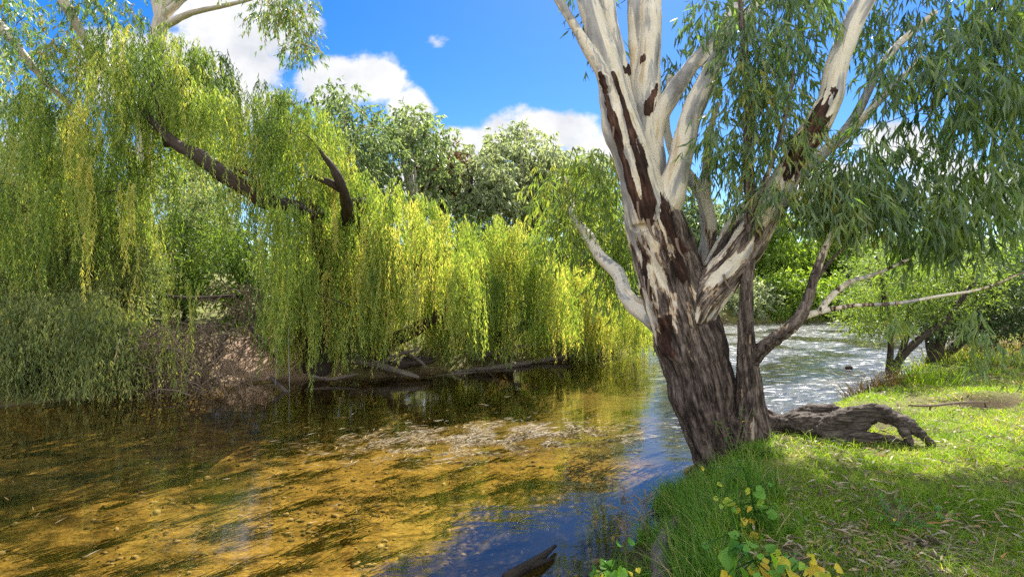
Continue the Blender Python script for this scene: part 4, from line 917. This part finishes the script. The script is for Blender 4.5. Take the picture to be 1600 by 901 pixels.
rv_ = rv_+rn_*(fbm(rv_*7, 4)*.022+fbm(np.stack([rtc[:, 0]*34, rtc[:, 1]*34, rtc[:, 2]*5], 1), 3)*.013)[:, None]
g = Geo(); g.add(rv_, rf_, tc=rtc)
tag(g.build('exposed_root', 'log_wood', smooth=True), 'dark gnarled root arching over the lit grass right of the big trunk', 'root')

# rope swing
t = thing('rope_swing', 'pale two rope swing with a tilted stick seat dipping in the water', 'swing', P(447, 605, 10.0))
for a, b_ in (((440, 312, 10.8), (430, 603, 10.0)), ((447, 316, 10.85), (452, 612, 9.95))):
    g = Geo(); tube(g, [P(*a), P(*b_)], [.006, .006], 6, .3); g.build('rope', 'rope', t, smooth=True)
g = Geo(); tube(g, *pl((423, 589, 10.1, 3.0), (440, 605, 10, 3.2), (456, 620, 9.9, 3.0)), 8, .06, .1, .1); g.build('seat', 'log_wood', t, smooth=True)
# a stone in the rapids
g = Geo(); th, ph = np.meshgrid(np.linspace(0, 2*np.pi, 16, endpoint=False), np.linspace(-1.5, 1.5, 9)); v = np.stack([np.cos(th)*np.cos(ph), np.sin(th)*np.cos(ph), np.sin(ph)], -1).reshape(-1, 3)
v = v*(1+.25*fbm(v*1.5, 3))[:, None]*np.array([.09, .08, .07])+np.array([7.6, 12.6, .02]); i = np.arange(8)[:, None]*16; j = np.arange(16)[None]; k = (j+1) % 16
g.add(v, np.stack([i+j, i+k, i+16+k, i+16+j], -1).reshape(-1, 4), tc=v)
tag(g.build('river_stone', 'wet_wood', smooth=True), 'small dark stone breaking the bright rapids by the feathery shrub', 'stone')

# ------------------------------------------------------------------ water weed and floating litter
rg = np.random.default_rng(81)
n = 90000; yy = 3.2*np.exp(rg.random(n)*math.log(11/3.2)); xx = yy*rg.uniform(-1.0, .35, n)
fl = np.array([.86, .5]); ux = xx*fl[0]+yy*fl[1]; uy = -xx*fl[1]+yy*fl[0]
dn = fbm(np.stack([ux/.75, uy/.26, 0*ux+2], 1), 5)
ok = (dn > .12+.7*rg.random(n)) & (sdist(xx, yy) < -.5); xx, yy = xx[ok][:7500], yy[ok][:7500]; n = len(xx)
zb = gz(xx, yy); d_ = np.stack([fl[0]+rg.normal(size=n)*.22, fl[1]+rg.normal(size=n)*.22, rg.uniform(.0, .28, n)], 1)
g = Geo(); blades(g, np.stack([xx, yy, zb+.01], 1), d_, rg.uniform(.1, .36, n), .004+.001*yy, np.clip(rg.normal(size=n)*.25+.35, 0, 1), .22, 3, rg)
v = g.v[0]; v[:, 2] = np.minimum(v[:, 2], -.03)
tag(g.build('water_weed', 'weed'), 'dark ribbons of water weed streaming over the golden bed', 'water weed', kind='stuff')
# pebbles on the bed
n = 2900; py_ = 3.2*np.exp(rg.random(n)*math.log(10/3.2)); px_ = py_*rg.uniform(-1., .35, n); ok = (sdist(px_, py_) < -.3) & (n2(px_, py_, .7, 3, 12.) > -.15); px_, py_ = px_[ok], py_[ok]; n = len(px_)
ico = np.array([(0, 0, 1), (.9, 0, .3), (.3, .86, .3), (-.7, .5, .3), (-.7, -.5, .3), (.3, -.86, .3), (.75, .5, -.4), (-.3, .85, -.4), (-.9, 0, -.4), (-.3, -.85, -.4), (.75, -.5, -.4)])
icf = np.array([(0, 1, 2), (0, 2, 3), (0, 3, 4), (0, 4, 5), (0, 5, 1), (1, 6, 2), (2, 7, 3), (3, 8, 4), (4, 9, 5), (5, 10, 1), (2, 6, 7), (3, 7, 8), (4, 8, 9), (5, 9, 10), (1, 10, 6)])
sz = .012+.035*rg.random(n)**3; th = rg.uniform(0, 6.28, n); vv = ico[None]*(1+.3*rg.normal(size=(n, 11, 1)).clip(-1, 1))*sz[:, None, None]*np.stack([rg.uniform(.8, 1.5, n), rg.uniform(.7, 1.1, n), rg.uniform(.4, .7, n)], 1)[:, None]
vv = np.stack([vv[..., 0]*np.cos(th)[:, None]-vv[..., 1]*np.sin(th)[:, None], vv[..., 0]*np.sin(th)[:, None]+vv[..., 1]*np.cos(th)[:, None], vv[..., 2]], -1)+np.stack([px_, py_, gz(px_, py_)+.004], 1)[:, None]
M['pebble'] = leaf_mat('river pebbles', [(0, (.12, .085, .035)), (.5, (.24, .175, .07)), (1, (.38, .3, .15))], 0, (1, 1, 1), .8, .1)
g = Geo(); g.add(vv.reshape(-1, 3), None, (icf[None]+np.arange(n)[:, None, None]*11).reshape(-1, 3), tint=np.repeat(rg.random(n), 11))
tag(g.build('pebbles', 'pebble', smooth=True), 'small brown and buff pebbles lying on the sandy bed', 'pebbles', kind='stuff')
n = 9000; q = rg.normal(size=(n, 2))*np.array([.85, .36]); fx = -.35+q[:, 0]*.95+q[:, 1]*-.1; fy = 6.85+q[:, 1]+q[:, 0]*.16
fx = np.concatenate([fx, rg.uniform(-5, 1.4, 260)]); fy = np.concatenate([fy, rg.uniform(3.8, 9.5, 260)]); ok = (n2(fx, fy, .35, 3) > -.05) & (sdist(fx, fy) < -.2); fx, fy = fx[ok], fy[ok]; n = len(fx)
g = Geo(); d_ = np.stack([rg.normal(size=n)*.6+.5, rg.normal(size=n)*.45+.1, rg.normal(size=n)*.03], 1)
sd_ = np.stack([-d_[:, 1], d_[:, 0], rg.normal(size=n)*.12], 1)
leaves(g, np.stack([fx, fy, np.full(n, .005)+rg.random(n)*.006], 1), d_, rg.uniform(.05, .17, n), rg.uniform(.006, .013, n), rg.random(n)**1.3, sd_, .02, rg)
tag(g.build('floating_leaves', 'straw'), 'raft of straw coloured leaves and weed floating mid stream', 'floating leaves', kind='stuff')

# ------------------------------------------------------------------ bank vegetation
rg = np.random.default_rng(91)
def near_bank(n, y0, y1, xlo=-.2, xhi=1.15, p=1.):
    y = y0*np.exp(rg.random(n)**p*math.log(y1/y0)); x = y*rg.uniform(xlo, xhi, n); s = sdist(x, y)
    ok = (s > .02) & (x > -.5*0+(-.6)) & ~((x < 4) & (y > 13))
    return x[ok], y[ok], s[ok]
# short turf
x, y, s = near_bank(290000, 2.3, 26)
dens = .6+1.1*n2(x, y, .55, 4)
dens = dens*(1-np.exp(-(((x-5.75)/.55)**2+((y-6.8)/.2)**2)**2))*(1-.9*np.exp(-(((x-2.75)/.6)**2+((y-5.55)/.28)**2)))
litter_zone = np.exp(-(((x-2.35)/.8)**2+((y-3.1)/.6)**2))
dens = dens*(1-.55*litter_zone)
ok = rg.random(len(x)) < dens; x, y, s = x[ok], y[ok], s[ok]; n = len(x); z = gz(x, y, s)
g = Geo(); d_ = rg.normal(size=(n, 3))*.55; d_[:, 2] = 1
ti_ = np.clip(.5+.4*n2(x, y, .8, 3, 2.)+rg.normal(size=n)*.16+(rg.random(n) < .05)*.5, 0, 1)
blades(g, np.stack([x, y, z-.005], 1), d_, (.03+.055*rg.random(n))*(1+.4*n2(x, y, .5, 2, 5.)), .0028+.00085*y, ti_, .5, 2, rg)
tag(g.build('grass', 'grass'), 'short sunlit turf covering the near bank', 'grass', kind='stuff')
# tall lush grass at the water edge
n = 20000; q = rg.random((n, 2)); y = 2.7+q[:, 0]*3.0; e = np.interp(y, [p_[1] for p_ in NEAR[4:14]], [p_[0] for p_ in NEAR[4:14]])
x = e-.14+q[:, 1]**1.4*1.4*(1-.25*(y-2.7)/3); dn = n2(x, y, .35, 3)
ok = (dn > -.25) & ~(((x-1.95) / .55)**2+((y-5.65)/.35)**2 < 1) & (y < 5.2+.4*n2(x, y, .3, 2, 2.)) & (q[:, 1] < .72+.45*n2(x, y, .4, 2, 11.)+.2*rg.random(n)); x, y = x[ok], y[ok]; n = len(x)
off = np.clip((x-np.interp(y, [p_[1] for p_ in NEAR[4:14]], [p_[0] for p_ in NEAR[4:14]]))/1.25, 0, 1)
H = (.34-.16*off)*rg.uniform(.35, 1.35, n)*np.interp(y, [3, 4.2, 4.7, 5.4], [1.0, 1.0, .7, .35])
H = H*np.where((y < 4.3) & (x < np.interp(y, [3.1, 3.3, 3.5, 3.75, 4.1], [.84, .9, .95, 1.05, 1.25])+.06), .4, 1)
g = Geo(); d_ = rg.normal(size=(n, 3))*.22; d_[:, 2] = 1; d_[:, 0] -= .1
blades(g, np.stack([x, y, gz(x, y)-.01], 1), d_, H, rg.uniform(.005, .010, n), np.clip(.5+rg.normal(size=n)*.33+(rg.random(n) < .04)*.5, 0, 1), rg.uniform(.2, 1.1, n), 5, rg)
tag(g.build('tall_grass', 'lush'), 'long lush green grass at the water edge in front of the trunk', 'grass', kind='stuff')
# straggling longer grass in the shade
x, y, s = near_bank(9000, 2.2, 5.2, .35, 1.2); ok = n2(x, y, .5, 2, 7.) > -.05; x, y, s = x[ok], y[ok], s[ok]; n = len(x)
g = Geo(); d_ = rg.normal(size=(n, 3))*.6; d_[:, 2] = .9
blades(g, np.stack([x, y, gz(x, y, s)-.01], 1), d_, rg.uniform(.08, .22, n), rg.uniform(.004, .007, n), np.clip(.45+rg.normal(size=n)*.25, 0, 1), rg.uniform(.4, 1.1, n), 4, rg)
tag(g.build('straggling_grass', 'grass'), 'straggling longer blades in the shaded turf', 'grass', kind='stuff')
# litter
x, y, s = near_bank(20000, 2.2, 14, .1, 1.15); lz = .24+.5*(n2(x, y, .3, 2, 14.) > .2)+.9*np.exp(-(((x-2.3)/.7)**2+((y-3.0)/.5)**2))+.8*np.exp(-(((x-2.7)/.6)**2+((y-5.5)/.35)**2))+.5*np.exp(-(((x-5.2)/.9)**2+((y-6.7)/.25)**2))+.4*(n2(x, y, .6, 2, 4.) > .25)
ok = rg.random(len(x)) < lz*.6; x, y, s = x[ok], y[ok], s[ok]; n = len(x)
x2, y2 = rg.uniform(-6.5, 3, 2600), rg.uniform(10.4, 14.5, 2600); s2 = sdist(x2, y2); k2 = (s2 > .05) & (s2 < 1.8); x, y, s = np.append(x, x2[k2]), np.append(y, y2[k2]), np.append(s, s2[k2]); n = len(x)
d_ = rg.normal(size=(n, 3)); d_[:, 2] *= .15; sd_ = np.stack([-d_[:, 1], d_[:, 0], rg.normal(size=n)*.3], 1)
g = Geo(); leaves(g, np.stack([x, y, gz(x, y, s)+.012+.025*rg.random(n)], 1), d_, rg.uniform(.05, .13, n), rg.uniform(.01, .018, n)*(1+.03*y), rg.random(n)**.8, sd_, .1, rg)
tag(g.build('leaf_litter', 'litter'), 'dry fallen gum leaves scattered over the bank', 'leaf litter', kind='stuff')
# tufts
def tuft(name, label, px, py, d, n, H, W, m_, lean, spread, tint, group=None):
    b0 = P(px, py, d); b0[2] = gzs(b0[0], b0[1]); q = rg.normal(size=(n, 3)).clip(-1.5, 1.5)*spread; q[:, 2] = 0
    d_ = q/spread*.28+rg.normal(size=(n, 3))*.12; d_[:, 2] = 1
    b1 = b0+q; b1[:, 2] = gz(b1[:, 0], b1[:, 1])-.01
    g = Geo(); blades(g, b1, d_, H*rg.uniform(.5, 1.1, n), W, np.clip(tint+rg.normal(size=n)*.12, 0, 1), lean*rg.uniform(.6, 1.3, n), 5, rg)
    return tag(g.build(name, m_), label, 'grass tuft', group)
tuft('grass_tuft', 'vivid green grass tuft at the foot of the feathery shrub', 1440, 590, 8.6, 160, .5, .016, 'grass', .6, .2, .5)
tuft('grass_tuft', 'arching dry straw tuft over the water at the bank tip', 1362, 605, 8.5, 200, .55, .012, 'straw', 1.0, .2, .6)
tuft('grass_tuft', 'small yellow green tuft in the water behind the slender stem', 1205, 612, 8.6, 60, .3, .014, 'grass', .9, .14, .85)
tuft('grass_tuft', 'tall yellowing grass beneath the dark shrub at the far end of the bank', 1560, 535, 12.6, 420, .75, .018, 'straw', .5, .8, .75)
tuft('grass_tuft', 'rank yellow green grass under the tip of the hanging gum spray', 1500, 550, 11.2, 320, .5, .016, 'grass', .7, .6, .8)
tuft('grass_tuft', 'pale lit grass beside the landing behind the rope swing', 430, 522, 12.8, 300, .35, .02, 'grass', .5, .4, .8)
# weeds with heart shaped leaves
def heart(g, c, nrm_, size, tint, rot):
    th = np.linspace(0, 2*np.pi, 17)[:-1]; r_ = .5*(1-.0*th)+.12*np.cos(5*th)*.4+.16*np.cos(th)
    r_ = r_*np.where(abs(th-np.pi) < .5, .55+.45*abs(th-np.pi)/.5, 1)
    nrm_ = unit(nrm_); a = unit(np.cross(nrm_, [.3, .2, .9])); b = np.cross(nrm_, a)
    a, b = a*math.cos(rot)+b*math.sin(rot), b*math.cos(rot)-a*math.sin(rot)
    v = c+size*.86*(r_*np.cos(th))[:, None]*a+size*.86*(r_*np.sin(th))[:, None]*b+nrm_*(size*(.34*abs(np.sin(th))*r_-.22*np.maximum(np.cos(th), 0)**2))[:, None]
    v = np.vstack([v, c[None]]); n_ = 16
    g.add(v, None, [(k_, (k_+1) % n_, n_) for k_ in range(n_)], tint=np.append(np.full(16, tint)+.06*np.cos(th*5), tint-.05))
def vine(label, stem_px, d, lv, seed, m_='vine'):
    r2 = np.random.default_rng(seed); lv = lv+[(x_+r2.normal()*26, y_+r2.normal()*16-4, s_*r2.uniform(.4, .8), float(np.clip(ti_+r2.normal()*.2, 0, 1))) for k_ in (0, 1) for x_, y_, s_, ti_ in lv]; p_, r_ = pl(*[(a, b_, d, 1.6) for a, b_ in stem_px]); t = thing('leafy_weed', label, 'weed', p_[0])
    g = Geo(); tube(g, p_, r_, 5, .05)
    for (x_, y_, s_, ti_) in lv:
        c = P(x_, y_, d+r2.uniform(-.1, .1)); q, _ = spline(p_, r_, .05); a = q[np.argmin(np.linalg.norm(q-c, axis=1))]; tube(g, [a, c], [.0045, .003], 5, .05)
    g.build('stem', 'lush', t)
    for (x_, y_, s_, ti_) in lv:
        g = Geo(); c = P(x_, y_, d-.03+r2.uniform(-.1, .1)); heart(g, c, np.array([r2.normal()*.55, -.55+r2.normal()*.3, .8]), s_/F*d*.95, ti_, r2.uniform(0, 6.28)); g.build('leaf', m_, t, smooth=True)
vine('tall weed with a yellowing leaf among the long grass below the trunk', [(1185, 850), (1180, 800), (1172, 760), (1162, 730)], 3.35, [(1137, 787, 22, .6), (1150, 793, 18, .8), (1165, 815, 20, .95), (1182, 838, 18, .9), (1185, 770, 22, .3), (1190, 795, 24, .35), (1168, 765, 14, .85), (1205, 805, 20, .25), (1170, 790, 14, .6)], 1)
vine('broad leaved weed with big green and gold leaves low on the bank', [(1230, 930), (1190, 890), (1160, 850), (1150, 830)], 2.62, [(1145, 870, 46, .35), (1172, 850, 30, .45), (1200, 885, 36, .55), (1225, 890, 34, .7), (1215, 905, 30, .5), (1180, 895, 34, .75), (1245, 880, 26, .3), (1240, 905, 36, .8), (1160, 895, 30, .3), (1270, 888, 24, .9), (1290, 900, 28, .65), (1205, 860, 20, .2), (1150, 838, 18, .2), (1310, 890, 18, .8), (1262, 905, 24, .4)], 2)
vine('round leaved weed with white flowers at the water edge', [(985, 950), (965, 905), (955, 890)], 2.85, [(932, 893, 24, .2), (955, 885, 20, .3), (972, 892, 22, .45), (948, 899, 22, .35), (985, 898, 14, .8), (965, 902, 20, .3)], 3)
def sprout(label, px, py, d, n, h, seed, tint=.5, Lf=.07):
    r2 = np.random.default_rng(seed); b0 = P(px, py, d); b0[2] = gzs(b0[0], b0[1]); t = thing('seedling', label, 'seedling', b0)
    gs, gl_ = Geo(), Geo()
    for _ in range(n):
        e = b0+np.array([r2.normal()*.16, r2.normal()*.12, h*r2.uniform(.5, 1.1)]); tube(gs, [b0+r2.normal(size=3)*.02, (b0+e)/2+np.array([0, 0, .03]), e], [.004, .003, .002], 4, .05)
        k_ = 9; tt = r2.uniform(.25, 1, k_)[:, None]; bb = b0*(1-tt)+e*tt; dd = r2.normal(size=(k_, 3)); dd[:, 2] = dd[:, 2]*.3+.15
        leaves(gl_, bb, dd, Lf*r2.uniform(.6, 1.1, k_), Lf*.32, np.clip(tint+r2.normal(size=k_)*.2, 0, 1), np.stack([-dd[:, 1], dd[:, 0], 0*dd[:, 0]], 1), .1, r2)
    gs.build('stem', 'twig', t); gl_.build('foliage', 'vine', t)
sprout('small leafy seedling in the shaded turf beside the dry leaf patch', 1405, 800, 3.45, 10, .16, 5, .25)
sprout('leafy green weed growing up against the foot of the trunk', 1150, 690, 5.15, 5, .5, 6, .2)
def seedstalk(name, label, px, d, yb, yt, seed, n=14, m_='twig', group=None):
    r2 = np.random.default_rng(seed); b0 = P(px, yb, d); e = P(px+r2.normal()*8, yt, d); t = thing(name, label, 'weed stalk', b0, group)
    g = Geo(); tube(g, [b0, (b0+e)/2+r2.normal(size=3)*.02, e], [.004, .003, .002], 4, .06)
    for _ in range(n):
        f_ = r2.uniform(.45, 1); a = b0*(1-f_)+e*f_; q = a+np.array([r2.normal()*.06, r2.normal()*.06, r2.uniform(.01, .08)]); tube(g, [a, q], [.0025, .0045], 4, .05)
    g.build('stalk', m_, t)
seedstalk('seeding_weed', 'dry branching weed standing against the dark blue water', 975, 3.7, 905, 760, 11, 22)
seedstalk('seeding_weed', 'shorter withered weed beside the grey log', 1010, 3.8, 880, 775, 12, 16)
for k_, (px, yt, lb) in enumerate([(1203, 695, 'thin brown stalk'), (1214, 688, 'tallest brown stalk'), (1222, 700, 'leaning brown stalk')]):
    seedstalk('dead_stalk', lb+' of the three stubs standing in lit grass by the trunk', px, 4.9, 740, yt, 20+k_, 5, group='dead stalks by the trunk')

# ------------------------------------------------------------------ light, sky, camera
SUN_AZ, SUN_EL = 20., 52.
sd_ = Vector((math.sin(R(SUN_AZ))*math.cos(R(SUN_EL)), math.cos(R(SUN_AZ))*math.cos(R(SUN_EL)), math.sin(R(SUN_EL))))
sl = bpy.data.lights.new('sun', 'SUN'); sl.energy = 4.6; sl.angle = R(.5); sl.color = (1, .95, .86)
so = bpy.data.objects.new('sun', sl); COL.objects.link(so); so.rotation_euler = sd_.to_track_quat('Z', 'Y').to_euler()
W = bpy.data.worlds.new('World'); S.world = W; W.use_nodes = True; nt = W.node_tree; nt.nodes.clear()
def N(t, **k):
    n = nt.nodes.new('ShaderNode'+t)
    for a, b in k.items():
        if a.startswith('i_'): n.inputs[a[2:].replace('_', ' ')].default_value = b
        else: setattr(n, a, b)
    return n
def L(a, b): nt.links.new(a, b)
def mth(op, a, b=None, c=None):
    n = N('Math', operation=op)
    for q, v in enumerate((a, b, c)):
        if v is None: continue
        if isinstance(v, (int, float)): n.inputs[q].default_value = v
        else: L(v, n.inputs[q])
    return n.outputs[0]
sky = N('TexSky', sky_type='NISHITA', sun_disc=False, sun_elevation=R(SUN_EL), sun_rotation=R(SUN_AZ), altitude=300, air_density=1.0, dust_density=.4, ozone_density=3.0)
hs = N('HueSaturation'); hs.inputs['Hue'].default_value = .511; hs.inputs['Saturation'].default_value = 1.45; hs.inputs['Value'].default_value = .95; L(sky.outputs[0], hs.inputs['Color'])
tcn = N('TexCoord'); sx = N('SeparateXYZ'); L(tcn.outputs['Generated'], sx.inputs[0])
yy_ = mth('MAXIMUM', sx.outputs[1], .05); U = mth('DIVIDE', sx.outputs[0], yy_); Vv = mth('DIVIDE', sx.outputs[2], yy_)
def blobn(px, py, a, b):
    u0, v0 = (px-CX)/F, (HY-py)/F
    du = mth('DIVIDE', mth('SUBTRACT', U, u0), a/F); dv = mth('DIVIDE', mth('SUBTRACT', Vv, v0), b/F)
    return mth('SUBTRACT', 1.0, mth('SQRT', mth('ADD', mth('MULTIPLY', du, du), mth('MULTIPLY', dv, dv))))
CL = [(370, 20, 150, 105), (300, 110, 230, 100), (520, 130, 100, 55), (590, 122, 62, 46), (640, 170, 45, 34), (820, 215, 130, 48), (850, 205, 90, 48), (740, 225, 90, 36), (925, 240, 60, 30), (1400, 225, 90, 45), (1290, 300, 120, 60), (1540, 300, 160, 70), (60, 290, 150, 120), (640, 300, 300, 60)]
fld = None
for c_ in CL:
    b_ = blobn(*c_); fld = b_ if fld is None else mth('SMOOTH_MAX', fld, b_, .15)
vec = N('CombineXYZ'); L(U, vec.inputs[0]); L(mth('MULTIPLY', Vv, 1.25), vec.inputs[1])
nz = N('TexNoise', i_Scale=9.0, i_Detail=9.0, i_Roughness=.58, i_Lacunarity=2.1); L(vec.outputs[0], nz.inputs['Vector'])
f2 = mth('ADD', fld, mth('MULTIPLY', mth('SUBTRACT', nz.outputs[0], .5), 1.7))
wisp = blobn(683, 66, 26, 12); nzw = N('TexNoise', i_Scale=40.0, i_Detail=6.0); L(vec.outputs[0], nzw.inputs['Vector'])
wf = mth('ADD', wisp, mth('MULTIPLY', mth('SUBTRACT', nzw.outputs[0], .5), 2.0))
mr = N('MapRange', interpolation_type='SMOOTHSTEP'); mr.inputs[1].default_value = .06; mr.inputs[2].default_value = .42; L(f2, mr.inputs[0])
mrw = N('MapRange', interpolation_type='SMOOTHSTEP'); mrw.inputs[1].default_value = .2; mrw.inputs[2].default_value = 1.0; L(wf, mrw.inputs[0])
front = mth('GREATER_THAN', sx.outputs[1], .06)
cm0 = mth('MULTIPLY', mth('MAXIMUM', mr.outputs[0], mth('MULTIPLY', mrw.outputs[0], .8)), front)
# unseen broken cloud, added behind the viewer as bright neutral fill light
nzb = N('TexNoise', i_Scale=3.2, i_Detail=8.0, i_Roughness=.55); L(tcn.outputs['Generated'], nzb.inputs['Vector'])
mrb = N('MapRange', interpolation_type='SMOOTHSTEP'); mrb.inputs[1].default_value = .40; mrb.inputs[2].default_value = .50; L(nzb.outputs[0], mrb.inputs[0])
mrk = N('MapRange', interpolation_type='SMOOTHSTEP'); mrk.inputs[1].default_value = .1; mrk.inputs[2].default_value = -.15; L(sx.outputs[1], mrk.inputs[0])

nz2 = N('TexNoise', i_Scale=8.0, i_Detail=7.0, i_Roughness=.55); L(vec.outputs[0], nz2.inputs['Vector'])
cr = N('ValToRGB'); cr.color_ramp.elements[0].position = .35; cr.color_ramp.elements[0].color = (3.7, 3.85, 4.15, 1); cr.color_ramp.elements[1].position = .6; cr.color_ramp.elements[1].color = (5.3, 5.3, 5.35, 1); L(nz2.outputs[0], cr.inputs[0])
mx0 = N('MixRGB'); L(cm0, mx0.inputs[0]); L(hs.outputs[0], mx0.inputs[1]); L(cr.outputs[0], mx0.inputs[2])
mx = N('MixRGB'); L(mth('MULTIPLY', mrb.outputs[0], mrk.outputs[0]), mx.inputs[0]); L(mx0.outputs[0], mx.inputs[1]); mx.inputs[2].default_value = (11, 11, 10.8, 1)
bg = N('Background'); bg.inputs[1].default_value = .06; L(mx.outputs[0], bg.inputs[0])
wo = N('OutputWorld'); L(bg.outputs[0], wo.inputs[0])

cam = bpy.data.cameras.new('camera'); co = bpy.data.objects.new('camera', cam); COL.objects.link(co)
cam.sensor_width = 36; cam.lens = 36*F/1600; cam.clip_end = 2000; cam.clip_start = .05
co.location = (0, 0, HC); co.rotation_euler = (R(90)-math.atan(5.5/F), 0, 0)
S.camera = co
S.view_settings.view_transform = 'Standard'; S.view_settings.look = 'None'; S.view_settings.exposure = 1.78; S.view_settings.gamma = 1
cy = S.cycles; cy.max_bounces = 8; cy.diffuse_bounces = 3; cy.glossy_bounces = 3; cy.transmission_bounces = 4; cy.transparent_max_bounces = 8
cy.sample_clamp_indirect = 4; cy.use_denoising = False; cy.caustics_reflective = False; cy.caustics_refractive = False
